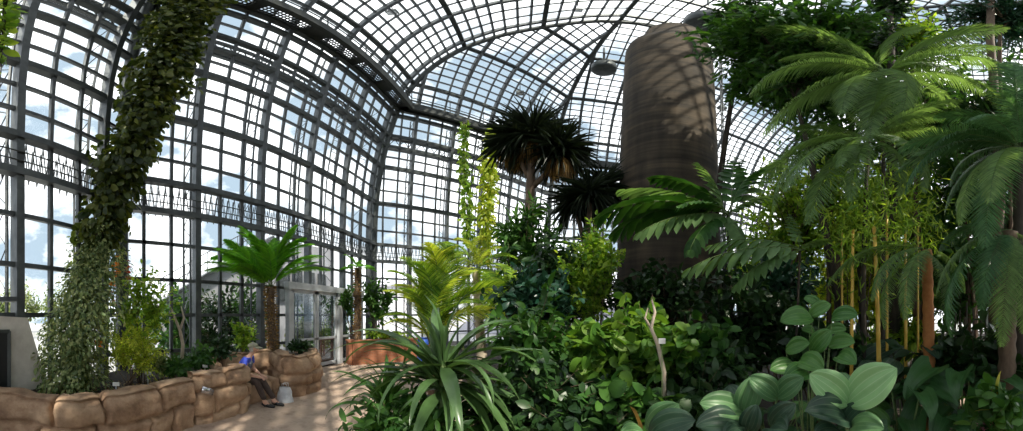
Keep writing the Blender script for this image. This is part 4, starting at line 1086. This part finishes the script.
# ------------------------------------------------------------------ foreground leaves
def big_leaf_mat(name, c1, c2, vein):
    """broad leaf with paler veins curving from base to tip (object space)"""
    m, nt, nd, lk = new_mat(name)
    tc = nd.new('ShaderNodeTexCoord'); nz = nd.new('ShaderNodeTexNoise'); nz.inputs['Scale'].default_value = 7; nz.inputs['Detail'].default_value = 5
    lk.new(tc.outputs['Object'], nz.inputs[0])
    oi = nd.new('ShaderNodeObjectInfo')
    ad = nd.new('ShaderNodeMath'); ad.operation = 'MULTIPLY_ADD'; ad.inputs[1].default_value = .5; lk.new(oi.outputs['Random'], ad.inputs[0])
    hf = nd.new('ShaderNodeMath'); hf.operation = 'MULTIPLY'; hf.inputs[1].default_value = .5; lk.new(nz.outputs[0], hf.inputs[0]); lk.new(hf.outputs[0], ad.inputs[2])
    col = ramp(nd, [(.2, c1), (.75, c2)], ad.outputs[0], lk)
    sp = nd.new('ShaderNodeSeparateXYZ'); lk.new(tc.outputs['UV'], sp.inputs[0])
    ab = nd.new('ShaderNodeMath'); ab.operation = 'PINGPONG'; ab.inputs[1].default_value = .5; 
    ml = nd.new('ShaderNodeMath'); ml.operation = 'MULTIPLY'; ml.inputs[1].default_value = 3.0; lk.new(sp.outputs[1], ml.inputs[0]); lk.new(ml.outputs[0], ab.inputs[0])
    vr = ramp(nd, [(.0, (1, 1, 1)), (.09, (0, 0, 0))], ab.outputs[0], lk)
    mx = nd.new('ShaderNodeMix'); mx.data_type = 'RGBA'; lk.new(vr, mx.inputs[0]); lk.new(col, mx.inputs[6]); mx.inputs[7].default_value = (*vein, 1)
    b = nd.new('ShaderNodeBsdfPrincipled'); lk.new(mx.outputs[2], b.inputs['Base Color']); b.inputs['Roughness'].default_value = .42; b.inputs['Specular IOR Level'].default_value = .5
    tr = nd.new('ShaderNodeBsdfTranslucent'); lk.new(mx.outputs[2], tr.inputs[0])
    ms = nd.new('ShaderNodeMixShader'); ms.inputs[0].default_value = .3; lk.new(b.outputs[0], ms.inputs[1]); lk.new(tr.outputs[0], ms.inputs[2])
    o = nd.new('ShaderNodeOutputMaterial'); lk.new(ms.outputs[0], o.inputs[0]); return m
M['big_pale'] = big_leaf_mat('veined_pale_leaf', (.22, .42, .15), (.32, .56, .24), (.48, .66, .36))
M['big_dark'] = big_leaf_mat('veined_dark_leaf', (.025, .06, .035), (.05, .105, .06), (.12, .18, .11))
M['big_mid'] = big_leaf_mat('veined_mid_leaf', (.075, .18, .065), (.125, .26, .10), (.22, .35, .16))
M['big_deep'] = big_leaf_mat('deep_green_leaf', (.02, .075, .02), (.04, .12, .03), (.06, .15, .05))
M['big_olive'] = big_leaf_mat('oval_green_leaf', (.05, .16, .03), (.10, .24, .05), (.18, .32, .09))
def leaf_mesh(name, L, W, th0, arch, mat, prof='oval', fold=.22, wave=.03, veins=3, seed=0):
    mm, p = bent_leaf(L, W, th0, arch, 14, 14, fold, prof, wave, veins, seed)
    me = mm.mesh(name, M[mat]); uv = me.uv_layers.new(name='UVMap')
    li = np.zeros(len(me.loops), np.int32); me.loops.foreach_get('vertex_index', li)
    u = np.stack([(li // 15) / 14.0, np.abs((li % 15) / 14.0 - .5) * 2], 1).astype(np.float32)
    uv.data.foreach_set('uv', u.ravel()); return me, p
LM = {}
for k in ('big_pale', 'big_dark', 'big_mid', 'big_deep', 'big_olive'):
    LM[k] = [leaf_mesh(k + '_leaf', 1, .66, .35, .8, k, 'oval', .22, .04, 3, 1), leaf_mesh(k + '_leaf', 1, .6, .5, 1.3, k, 'oval', .3, .06, 3, 2)]
    LM[k + '_h'] = [leaf_mesh(k + '_heart', 1, .8, .35, 1.0, k, 'heart', .2, .05, 2, 3), leaf_mesh(k + '_heart', 1, .72, .2, 1.3, k, 'heart', .25, .05, 2, 4)]
def big_plant(name, label, root_x, root_r, leaves, seed, cat='plant'):
    """leaves: (base px, tip px, r base, r tip, material, roll)"""
    b = polar(root_x, root_r); t = thing(name, label, cat, b); R = random.Random(seed)
    for (bx, by), (tx, ty), rb, rt, mt, roll in leaves:
        p0, p1 = at(bx, by, rb) - b, at(tx, ty, rt) - b
        me, ch = R.choice(LM[mt])
        wp = b + p0; fc = (Vector((0, 0, EYE)) - wp).normalized() * .8 + Vector((0, 0, .55))
        o = place_leaf(t, me, ch, p0, p1, roll * .5, face=fc)
        s = MB(); g0 = Vector((R.uniform(-.05, .05), R.uniform(-.05, .05), 0)); s.tube([g0, g0.lerp(p0, .5) + Vector((0, 0, .05)), p0], [.008, .006, .004], 6); s.build('leaf_stalk', M['stem'], t)
    return t
big_plant('broad_leaved_plant', 'plant with a pair of large pale veined leaves at the bottom', 848, 1.62,
          [((848, 403), (806, 372), 1.5, 1.42, 'big_pale', -.5), ((848, 403), (901, 366), 1.5, 1.45, 'big_pale', .4), ((846, 420), (800, 412), 1.5, 1.3, 'big_dark', -.2), ((846, 425), (868, 402), 1.52, 1.45, 'big_dark', .3), ((850, 430), (888, 430), 1.45, 1.3, 'big_mid', .3), ((840, 432), (812, 436), 1.4, 1.25, 'big_dark', 0), ((846, 398), (838, 372), 1.6, 1.75, 'big_mid', 0)], 1)
big_plant('broad_leaved_plant', 'plant with grey-green rounded leaves at the bottom left of the pale leaf pair', 748, 1.75,
          [((743, 412), (696, 403), 1.6, 1.5, 'big_mid', -.3), ((743, 412), (754, 374), 1.6, 1.6, 'big_mid', .6), ((777, 397), (746, 376), 1.65, 1.6, 'big_mid', -.5), ((777, 397), (806, 376), 1.65, 1.6, 'big_mid', .4), ((742, 425), (692, 428), 1.55, 1.4, 'big_dark', 0), ((748, 430), (758, 402), 1.55, 1.5, 'big_dark', .4), ((772, 426), (798, 402), 1.6, 1.55, 'big_dark', .4), ((772, 432), (790, 432), 1.5, 1.3, 'big_dark', .2), ((742, 432), (722, 440), 1.45, 1.3, 'big_dark', 0), ((740, 405), (728, 385), 1.75, 1.9, 'big_dark', 0)], 2)
big_plant('broad_leaved_plant', 'plant with dull rounded leaves at the bottom in front of the round-leaved shrub', 652, 1.75,
          [((648, 431), (682, 402), 1.6, 1.55, 'big_mid', .4), ((650, 436), (700, 420), 1.55, 1.45, 'big_dark', .2), ((646, 436), (618, 436), 1.5, 1.35, 'big_mid', 0)], 3)
t = thing('withered_leaf', 'brown withered upright leaf at the bottom edge left of dull rounded leaves', 'leaf', at(640, 431, 1.7)); o0 = at(640, 431, 1.7)
mm, ch = bent_leaf(.15, .08, 1.2, .4, 10, 6, .3, 'oval', .1); place_leaf(t, mm.mesh('withered', M['l_dry']), ch, Vector(), at(628, 404, 1.7) - o0, .3, 'leaf')
m = MB(); m.tube([Vector(), Vector((0, 0, -.4)), Vector((0.02, 0, -(o0.z)))], [.006, .007, .008], 5); m.build('leaf_stalk', M['stem'], t)
big_plant('oval_leaved_plant', 'plant with oval green leaves on arching stems left of the bamboo', 812, 2.4,
          [((786, 350), (812, 343), 2.3, 2.2, 'big_olive', .3), ((812, 352), (833, 329), 2.25, 2.2, 'big_olive', .5), ((829, 345), (857, 343), 2.3, 2.2, 'big_olive', .2), ((796, 367), (768, 371), 2.2, 2.05, 'big_olive', -.2), ((812, 318), (778, 323), 2.3, 2.2, 'big_olive', -.2), ((810, 316), (832, 304), 2.4, 2.4, 'big_olive', .3), ((832, 318), (860, 316), 2.3, 2.2, 'big_olive', .2), ((800, 360), (826, 372), 2.15, 1.95, 'big_olive', .3), ((815, 335), (800, 330), 2.4, 2.3, 'big_olive', 0), ((808, 372), (782, 384), 2.1, 1.9, 'big_olive', -.2), ((820, 306), (803, 298), 2.5, 2.5, 'big_olive', 0), ((838, 356), (858, 366), 2.2, 2.0, 'big_olive', .3), ((826, 332), (848, 330), 2.45, 2.4, 'big_olive', .1)], 4)
def aroid(label, x, r, n, spread, zc, dz, L, mt, seed, name='heart_leaved_plant', toward=.5):
    """clump of heart-shaped leaves on long stalks"""
    R = random.Random(seed); b = polar(x, r); t = thing(name, label, 'plant', b)
    inn = Vector((-b.x, -b.y, 0)).normalized()
    for i in range(n):
        a = 2 * PI * i / n * 2.4 + R.uniform(-.4, .4); q = spread * math.sqrt(R.uniform(.05, 1))
        p0 = Vector((math.cos(a) * q, math.sin(a) * q, zc + R.uniform(-dz, dz) - .25 * q))
        d = (Vector((math.cos(a), math.sin(a), 0)) + inn * toward).normalized(); l = L * R.uniform(.75, 1.2)
        me, ch = R.choice(LM[mt]); place_leaf(t, me, ch, p0, p0 + d * l * .8 + Vector((0, 0, -l * R.uniform(.25, .75))), R.uniform(-.35, .35), face=inn * .45 + Vector((0, 0, .8)))
        s = MB(); s.tube([Vector((0, 0, 0)), p0 * .5 + Vector((0, 0, p0.z * .15)), p0], [.012, .01, .007], 5); s.build('leaf_stalk', M['stem'], t)
    return t
aroid('clump of large dark heart-shaped leaves below the bamboo', 905, 2.6, 26, .55, .95, .22, .33, 'big_deep_h', 1)
aroid('clump of dark heart-shaped leaves in front of the pole fence', 965, 2.9, 24, .55, 1.12, .2, .34, 'big_deep_h', 2)
aroid('low clump of heart-shaped leaves right of the pale leaf pair', 912, 2.0, 14, .36, .78, .16, .26, 'big_deep_h', 3)
aroid('dark broad-leaved clump behind the heart-shaped leaves', 915, 3.6, 16, .6, 1.15, .25, .5, 'big_dark', 4, 'broad_leaved_plant')
aroid('clump of glossy heart-shaped leaves at the bottom right', 975, 2.1, 14, .38, .75, .15, .24, 'big_dark_h', 5)
aroid('clump of dark leaves in the shade left of the oval-leaved plant', 770, 2.9, 16, .5, .8, .2, .26, 'big_deep', 6, 'broad_leaved_plant')
aroid('clump of oval leaves between pale leaf pair and bamboo', 850, 2.7, 14, .4, .95, .15, .28, 'big_olive', 7, 'oval_leaved_plant')
aroid('dark leafy clump at the right edge below the tan trunk', 1016, 2.4, 16, .45, 1.05, .2, .26, 'big_deep', 8, 'broad_leaved_plant')
p = at(995, 402, 1.75); bush('variegated_plant', 'small plant with yellowish young leaves in the bottom right corner', 'plant', (p.x, p.y, 0), p, (.19, .19, .16), 34, 6, .105, .055, 'l_mid', T_ELL, 131, stems=4, wr=.008, twig=.1)
M['l_yleaf'] = leaf_mat('yellow_leaf', (.4, .38, .06), (.5, .46, .1), trans=.4)
t = thing('yellow_shoot', 'upright yellowish shoot above the small plant in the bottom right corner', 'plant', polar(994, 1.72)); o0 = polar(994, 1.72)
mm, ch = bent_leaf(.15, .05, 1.2, .3, 10, 4, .3, 'oval', .03); me = mm.mesh('yellow_leaf', M['l_yleaf'])
for (x0, y0), (x1, y1) in (((998, 395), (1002, 368)), ((996, 405), (1003, 388)), ((994, 402), (988, 390)), ((992, 410), (972, 412))): place_leaf(t, me, ch, at(x0, y0, 1.72) - o0, at(x1, y1, 1.7) - o0, .3)
m = MB(); m.tube([Vector(), Vector((0, 0, at(996, 405, 1.72).z)), at(998, 395, 1.72) - o0], [.008, .006, .004], 6); m.build('stem', M['stem'], t)
M['petal_pink'] = leaf_mat('pink_petal', (.45, .12, .25), (.7, .3, .45), trans=.3)
flowers(985, 425, 1.7, 3.5, 2.5, 14, 'petal_pink', 'pink_flower', 'pink flower head at the bottom right edge', 9, .018)
# foliage low on the right
B('ground_cover', 'dark undergrowth at the right edge behind the heart-shaped leaves', 985, 350, 3.6, .9, .4, 180, 8, .16, .08, 'l_dark', T_ELL, 141)
B('ground_cover', 'bright green undergrowth between the bamboo stems', 895, 335, 6.6, .9, .55, 170, 8, .2, .09, 'l_lime', T_ELL, 142)
B('ground_cover', 'dark undergrowth behind the oval-leaved plant', 815, 345, 4.0, .8, .45, 190, 8, .16, .08, 'l_dark', T_ELL, 143)
B('ground_cover', 'dark undergrowth at the bottom below the tower', 690, 405, 2.4, .5, .3, 130, 8, .12, .06, 'l_dark', T_ELL, 144)
B('ground_cover', 'undergrowth to the right of the strap leaves at the bottom edge', 575, 425, 2.1, .4, .3, 120, 8, .10, .06, 'l_dark', T_ELL, 145)
# ------------------------------------------------------------------ the visitor on the bench
M['skin'] = flat('skin', (.62, .36, .26), .55)
M['shirt'] = surf('blue_shirt', (.03, .05, .42), (.07, .12, .65), 20, .85, .1)
M['vest'] = surf('patterned_vest', (.02, .025, .06), (.22, .24, .3), 34, .9, .1)
M['trouser'] = surf('dark_trousers', (.045, .03, .026), (.09, .06, .05), 12, .9, .2)
M['shoe'] = flat('black_shoe', (.012, .012, .014), .5)
M['cap'] = surf('khaki_cap', (.26, .25, .17), (.40, .39, .28), 20, .9, .1)
M['hair'] = surf('grey_hair', (.3, .27, .23), (.5, .46, .4), 30, .9, .2)
M['bag'] = surf('white_bag', (.5, .51, .54), (.72, .73, .76), 8, .5, .4)
def skin(name, nodes, edges, mat, parent, sub=2):
    keys = list(nodes); me = bpy.data.meshes.new(name)
    me.from_pydata([tuple(nodes[k][0]) for k in keys], [(keys.index(a), keys.index(b)) for a, b in edges], [])
    o = link(name, me, parent); me.materials.append(M[mat])
    o.modifiers.new('Skin', 'SKIN'); md = o.modifiers.new('Sub', 'SUBSURF'); md.levels = sub; md.render_levels = sub
    if not me.skin_vertices: me.attributes.new('skin', 'FLOAT', 'POINT')
    sv = me.skin_vertices[0].data
    for i, k in enumerate(keys):
        r = nodes[k][1]; sv[i].radius = (r, r) if not isinstance(r, tuple) else r; sv[i].use_root = (i == 0)
    o.modifiers['Skin'].use_smooth_shade = True
    return o
pb = polar(240, 5.62)
a_ = az(240); tan_ = Vector((math.sin(a_), math.cos(a_), 0)); inn_ = Vector((math.cos(a_), -math.sin(a_), 0))
fdir = (tan_ * .9 + inn_ * .42).normalized()
pe = thing('person', 'seated person in blue shirt, dark trousers and khaki cap leaning forward on the bench', 'person', pb, math.atan2(fdir.y, fdir.x))
N = {'hip': ((0, 0, .565), .12), 'waist': ((.05, 0, .72), .115), 'chest': ((.15, 0, .90), .125), 'neckb': ((.225, 0, 1.04), .062), 'neck': ((.265, 0, 1.10), .05), 'jaw': ((.315, 0, 1.165), .068), 'head': ((.315, 0, 1.225), .092), 'crown': ((.305, 0, 1.275), .07), 'nose': ((.42, 0, 1.195), .013)}
E_ = [('hip', 'waist'), ('waist', 'chest'), ('chest', 'neckb'), ('neckb', 'neck'), ('neck', 'jaw'), ('jaw', 'head'), ('head', 'crown'), ('head', 'nose')]
for s, sg in (('r', -1), ('l', 1)):
    N['ear' + s] = ((.30, sg * .098, 1.2), .018); E_.append(('head', 'ear' + s))
    kx = .42 if s == 'r' else .45
    ax, ay = (.60, -.10) if s == 'r' else (.74, .07)
    N['th' + s] = ((.10, sg * .095, .545), .085); N['kn' + s] = ((kx, sg * .105, .535), .06); N['cf' + s] = ((kx + (ax - kx) * .4, ay * .4 + sg * .063, .36), .055); N['an' + s] = ((ax, ay, .10), .036); N['hl' + s] = ((ax - .03, ay, .05), .035); N['bt' + s] = ((ax + .13, ay, .035), .034); N['to' + s] = ((ax + .19, ay, .03), .025)
    E_ += [('hip', 'th' + s), ('th' + s, 'kn' + s), ('kn' + s, 'cf' + s), ('cf' + s, 'an' + s), ('an' + s, 'hl' + s), ('an' + s, 'bt' + s), ('bt' + s, 'to' + s)]
    N['sh' + s] = ((.18, sg * .175, .985), .058); N['el' + s] = ((.20, sg * .235, .745), .043); N['fo' + s] = ((.30, sg * .19, .69), .040); N['wr' + s] = ((.42, sg * .105, .64), .026); N['pa' + s] = ((.475, sg * .075, .628), .034)
    E_ += [('chest', 'sh' + s), ('sh' + s, 'el' + s), ('el' + s, 'fo' + s), ('fo' + s, 'wr' + s), ('wr' + s, 'pa' + s)]
    for k, (dy, ln) in enumerate(((.026, .075), (.009, .085), (-.009, .08), (-.026, .062))):
        q = 'f%s%d' % (s, k); y0 = sg * .075 + dy
        N[q + 'a'] = ((.512, y0, .622), .010); N[q + 'b'] = ((.512 + ln * .55, y0, .607), .009); N[q + 'c'] = ((.512 + ln * .8, y0, .572), .0075)
        E_ += [('pa' + s, q + 'a'), (q + 'a', q + 'b'), (q + 'b', q + 'c')]
    N['tm' + s] = ((.47, sg * .075 - sg * .036, .632), .011); N['tn' + s] = ((.515, sg * .075 - sg * .056, .618), .009); E_ += [('pa' + s, 'tm' + s), ('tm' + s, 'tn' + s)]
pe.scale = (.9,) * 3
skin('body', N, E_, 'skin', pe)
def grow(k, g): return (N[k][0], N[k][1] + g)
sh = {k: grow(k, .018) for k in ('waist', 'chest', 'shr', 'shl')}; sh['hip'] = ((.02, 0, .60), .135); sh['neckb'] = ((.205, 0, 1.0), .085)
for s, sg in (('r', -1), ('l', 1)): sh['sl' + s] = ((.19, sg * .21, .85), .062)
skin('shirt', {**{'chest': sh['chest']}, **sh}, [('hip', 'waist'), ('waist', 'chest'), ('chest', 'neckb'), ('chest', 'shr'), ('chest', 'shl'), ('shr', 'slr'), ('shl', 'sll')], 'shirt', pe)
ve = {'a': ((.075, 0, .66), (.135, .10)), 'b': ((.125, 0, .76), (.135, .11)), 'c': ((.20, 0, .90), (.13, .10)), 'd': ((.235, 0, .97), (.09, .07))}
skin('vest', ve, [('a', 'b'), ('b', 'c'), ('c', 'd')], 'vest', pe)
trn = {k: grow(k, .016) for k in ('thr', 'thl', 'knr', 'knl', 'cfr', 'cfl')}; trn = {**{'hip': ((0, 0, .56), .135)}, **trn}
for s in 'rl': trn['an' + s] = ((N['an' + s][0][0] - .01, N['an' + s][0][1], .15), .055)
skin('trousers', trn, [e for s in 'rl' for e in (('hip', 'th' + s), ('th' + s, 'kn' + s), ('kn' + s, 'cf' + s), ('cf' + s, 'an' + s))], 'trouser', pe)
for s in 'rl':
    x, y = N['an' + s][0][:2]
    skin('shoe', {'a': ((x - .01, y, .095), .048), 'b': ((x - .04, y, .045), .045), 'c': ((x + .06, y, .05), .047), 'd': ((x + .15, y, .04), .043), 'e': ((x + .205, y, .033), .030)}, [('a', 'b'), ('a', 'c'), ('c', 'd'), ('d', 'e')], 'shoe', pe)
m = MB(); hc = Vector((.308, 0, 1.235))
P = []
for i in range(8):
    t = i / 7 * PI / 2
    P.append([hc + Vector((math.cos(a) * .118 * math.cos(t) - .012, math.sin(a) * .108 * math.cos(t), .0 + .095 * math.sin(t))) for a in np.linspace(0, 2 * PI, 21)])
m.grid(P)
P = []
for j in range(5):
    q = j / 4; P.append([hc + Vector((math.cos(a) * (.112 + .09 * q), math.sin(a) * (.104 + .01 * q), .006 - .03 * q)) for a in np.linspace(-1.1, 1.1, 13)])
m.grid(P); cp = m.build('cap', M['cap'], pe)
sm = cp.modifiers.new('t', 'SOLIDIFY'); sm.thickness = .008
m = MB(); P = []
for i in range(6):
    z = .02 - i * .022; P.append([hc + Vector((math.cos(a) * (.108 - .004 * i), math.sin(a) * (.106 - .003 * i), z)) for a in np.linspace(1.25, 2 * PI - 1.25, 17)])
m.grid(P); m.build('hair', M['hair'], pe)
m = MB()
M['eye'] = flat('eye', (.02, .015, .012), .2)
for sg in (-1, 1):
    m = MB(); P = [[Vector((.402, sg * .034, 1.215)) + Vector((math.cos(a) * math.cos(t), math.sin(a) * math.cos(t), math.sin(t))) * .011 for a in np.linspace(0, 2 * PI, 9)] for t in np.linspace(-PI / 2, PI / 2, 6)]
    m.grid(P); m.build('eye', M['eye'], pe)
m = MB(); m.tube([(.386, -.025, 1.150), (.396, 0, 1.152), (.386, .025, 1.150)], [.005, .007, .005], 6); m.build('mouth', flat('lips', (.4, .14, .12), .5), pe)
# carrier bag at the feet
bb = polar(285, 5.7) ; bg_ = thing('carrier_bag', 'crumpled white carrier bag on the path beside the dark shoes', 'bag', bb, .4)
P = []
for i in range(10):
    t = i / 9; w = .16 * (1 - .35 * t ** 2); dpt = .11 * (1 - .6 * t)
    P.append([Vector((math.cos(a) * w * (1 + .08 * math.sin(5 * a + i)), math.sin(a) * dpt * (1 + .1 * math.sin(4 * a + 2 * i)), .01 + .3 * t)) for a in np.linspace(0, 2 * PI, 25)])
m = MB(); m.grid(P); m.build('sack', M['bag'], bg_)
for sg in (-1, 1):
    m = MB(); m.tube([(-.06, sg * .03, .29), (-.04, sg * .05, .38), (.04, sg * .05, .38), (.06, sg * .03, .29)], .007, 5); m.build('handle', M['bag'], bg_)

# ------------------------------------------------------------------ outside the glass
M['paving'] = surf('pale_paving', (.33, .33, .33), (.5, .49, .47), 1.5, .9, .05)
g = MB(); g.grid([[(x, y, -.03) for x in (-60, -20, 20, 60)] for y in (60, 20, -20, -60)])
o = g.build('ground_outside', M['paving'], None, False); tag(o, kind='structure'); o['label'] = 'pale paved ground outside the glass house'
M['render_grey'] = surf('grey_render', (.36, .36, .39), (.47, .47, .5), 1.2, .9, .05)
M['lilac'] = surf('pale_wall', (.62, .6, .66), (.74, .72, .78), .8, .9, .03)
def prism(mb, poly, d0, d1):
    """poly of (a, z) in the west-wall direction extruded between u = d0 and d1"""
    k = len(poly); V = [UA(d0, a, z) for a, z in poly] + [UA(d1, a, z) for a, z in poly]
    mb.add([tuple(v) for v in V], [(i, (i + 1) % k, k + (i + 1) % k, k + i) for i in range(k)], [(0, i + 1, i) for i in range(1, k - 1)] + [(k, k + i, k + i + 1) for i in range(1, k - 1)])
sb = thing('stair_building', 'grey building with a sloping roof edge seen through the left glass wall', 'building', UA(10.5, 8, 0))
m = MB(); poly = [(4.0, 0), (14.5, 0), (14.5, 5.6), (9.5, 5.4), (4.0, 2.1)]
prism(m, poly, 10.5, 12.5); m.v = [v - np.array(sb.location, np.float32) for v in m.v]; m.build('wall', M['render_grey'], sb, False)
m = MB()
L0, L1 = UA(10.45, 4.0, 2.15), UA(10.45, 9.5, 5.45)
m.beam(L0 - sb.location, L1 - sb.location, .3, .12)
for k in range(12):
    p = L0.lerp(L1, k / 11) - sb.location; m.tube([p, p + Vector((0, 0, .9))], .02, 4)
for z in (.5, .9): m.tube([L0 - sb.location + Vector((0, 0, z)), L1 - sb.location + Vector((0, 0, z))], .02, 4)
m.build('railing', M['steel'], sb, False)
for k in range(4):
    m = MB(); c = UA(10.42, 10.2 + k * 1.0, 3.2) - sb.location; m.box(c, (.05, .7, 1.6)); m.build('window', M['steel_dark'], sb, False)
hb = thing('pale_building', 'pale long building outside beyond the far corner glass', 'building', UA(3, 30, 0))
m = MB(); m.box((0, 0, 2.3), (24, 5, 4.6)); m.build('wall', M['lilac'], hb, False)
m = MB(); m.box((0, 0, 4.7), (24.6, 5.6, .25)); m.build('roof', M['render_grey'], hb, False)
for k in range(9):
    m = MB(); m.box((-10 + k * 2.4, -2.52, 2.2), (1.1, .06, 1.7)); w_ = m.build('window', M['steel_light'], hb, False)
for i, (x, y, r, w, h, mt, lb, nt) in enumerate([(172, 330, 8.6, .9, 1.3, 'l_mid', 'dark green shrub outside left of the pale bare trunk', 240), (215, 325, 9.6, 1.2, 1.5, 'l_dark', 'dark green tree outside the lower panes left of the tree fern', 300),
                                           (245, 318, 11.0, 1.2, 1.6, 'l_mid', 'bushy tree outside behind the tree fern trunk', 260), (308, 335, 12.5, 1.1, 1.3, 'l_grey', 'greyish shrub outside behind the glass door', 200),
                                           (130, 330, 9.5, .9, 1.0, 'l_dark', 'low dark shrub outside behind the feathery bush', 200), (335, 330, 14.5, 1.2, 1.6, 'l_mid', 'green shrub outside right of the glass door', 160)]):
    B('outdoor_shrub', lb, x, y, r, w, h, nt, 9, .17, .08, mt, T_ELL, 160 + i)
for i, (x, r, h) in enumerate([(28, 26, 4.4), (12, 30, 5.0), (52, 28, 4.2), (75, 32, 4.6), (4, 22, 3.4)]):
    c = polar(x, r, h * .62); bush('distant_tree', ['thin pale tree outside left of the vine', 'tall hazy tree far outside at the left edge', 'small distant tree just left of the vine', 'distant tree half hidden by the vine', 'low tree outside at the left edge'][i], 'tree', polar(x, r), c, (h * .35, h * .35, h * .4), 130, 8, .28, .12, 'l_grey', T_ELL, 170 + i, wr=.1, trunk=.9, twig=.6)
# trees added right of and behind the viewpoint to shade beds and tower
bush('shade_tree', 'broad tree added out of view for shade behind the right-hand ferns', 'tree', (4.6, -3.4, 0), (4.6, -3.4, 6.2), (2.3, 2.1, 1.9), 420, 10, .24, .1, 'l_mid', T_ELL, 181, wr=.12, trunk=.95)
bush('shade_tree', 'tall tree added for shade to the right of the ferns', 'tree', (8.6, -1.5, 0), (8.6, -1.5, 8.2), (2.6, 2.4, 2.4), 480, 10, .26, .11, 'l_mid', T_ELL, 182, wr=.14, trunk=.95)
bush('shade_tree', 'tall tree added for shade far right behind the thicket', 'tree', (9.8, 2.2, 0), (9.8, 2.2, 9.5), (2.6, 2.4, 2.4), 480, 10, .26, .11, 'l_mid', T_ELL, 183, wr=.14, trunk=.95)
# floodlights hung from the vault
def flood(x, y, r, label):
    p = at(x, y, r); t = thing('floodlight', label, 'lamp', p)
    m = MB(); m.box((0, 0, 0), (.34, .26, .16)); m.build('housing', M['steel_dark'], t, False)
    m = MB(); m.box((0, 0, -.085), (.28, .2, .02)); m.build('lens', M['steel_light'], t, False)
    m = MB(); m.tube([(0, 0, .08), (0, 0, 1.0)], .02, 5); m.build('bracket', M['steel_dark'], t)
flood(520, 93, 13.0, 'small dark floodlight above the dragon tree crown'); flood(392, 12, 8.6, 'dark floodlight under the roof at the top left of centre')
flood(578, 10, 11.0, 'dark floodlight under the roof left of the tower top'); flood(722, 108, 12.5, 'dark floodlight right of the tower in front of the sloping roof')
def vent(x, y, r, label, s=1.0):
    p = at(x, y, r); t = thing('roof_ventilator', label, 'ventilator', p)
    m = MB(); lathe(m, [(0, -.25 * s), (.55 * s, -.25 * s), (.6 * s, -.2 * s), (.6 * s, .2 * s), (.4 * s, .3 * s), (0, .3 * s)], 20); m.build('housing', M['steel_dark'], t)
    m = MB(); m.tube([(0, 0, .3 * s), (0, 0, 2.2 * s)], .06, 6); m.build('hanger', M['steel_dark'], t)
vent(604, 68, 14.0, 'dark round ventilator housing hanging left of the tower'); vent(708, 24, 11.5, 'large dark ventilator housing at the top right of the tower', 1.6)
p = at(7, 299, 4.1); t = thing('wall_lamp', 'small grey box lamp on the far left glass wall above the plastered housing', 'lamp', p)
tg_ = Vector((math.sin(az(7)), math.cos(az(7)), 0)); ou = Vector((p.x, p.y, 0)).normalized()
m = MB(); m.beam(tg_ * -.14, tg_ * .14, .1, .06); m.build('housing', M['steel'], t, False)
m = MB(); m.beam(tg_ * -.12 + Vector((0, 0, -.036)), tg_ * .12 + Vector((0, 0, -.036)), .07, .012); m.build('lens', M['steel_light'], t, False)
m = MB(); m.tube([Vector(), ou * .34 + Vector((0, 0, -.02))], .015, 6); m.build('bracket', M['steel_dark'], t)
# ------------------------------------------------------------------ light, sky, camera
w = bpy.data.worlds.new('sky'); bpy.context.scene.world = w; w.use_nodes = True
nt = w.node_tree; nd = nt.nodes; lk = nt.links; nd.clear()
tc = nd.new('ShaderNodeTexCoord')
mp = nd.new('ShaderNodeMapping'); mp.inputs['Scale'].default_value = (1, 1, 1.6); lk.new(tc.outputs['Generated'], mp.inputs[0])
nz = nd.new('ShaderNodeTexNoise'); nz.inputs['Scale'].default_value = 3.4; nz.inputs['Detail'].default_value = 7; nz.inputs['Roughness'].default_value = .55
lk.new(mp.outputs[0], nz.inputs['Vector'])
col = ramp(nd, [(.43, (.235, .295, .35)), (.57, (1.0, 1.0, 1.0))], nz.outputs[0], lk)
bg = nd.new('ShaderNodeBackground'); lk.new(col, bg.inputs[0]); bg.inputs[1].default_value = 1.7
wo = nd.new('ShaderNodeOutputWorld'); lk.new(bg.outputs[0], wo.inputs[0])
sl = bpy.data.lights.new('sun', 'SUN'); sl.energy = 4.6; sl.angle = math.radians(.6); sl.color = (1, .92, .78)
so = link('sun', sl)
sa_ = math.radians(-118); sd = Vector((-math.cos(sa_) * .68, math.sin(sa_) * .68, .73))
so.rotation_euler = sd.to_track_quat('Z', 'Y').to_euler()
cam = bpy.data.cameras.new('camera'); co = link('camera', cam)
cam.type = 'PANO'; cam.panorama_type = 'EQUIRECTANGULAR'
hw = 1023 / 2 / F
cam.longitude_min, cam.longitude_max = -hw, hw
cam.latitude_max = Y0 / F; cam.latitude_min = -(431 - Y0) / F
cam.clip_start = .02; cam.clip_end = 500
yaw = math.atan2(math.sin(az(511.5)), -math.cos(az(511.5))) - PI / 2
co.location = (0, 0, EYE); co.rotation_euler = (PI / 2, 0, yaw)
S = bpy.context.scene; S.camera = co
S.view_settings.view_transform = 'Standard'; S.view_settings.look = 'None'
S.view_settings.exposure = 0.65; S.view_settings.gamma = 1.0; S.view_settings.use_curve_mapping = False
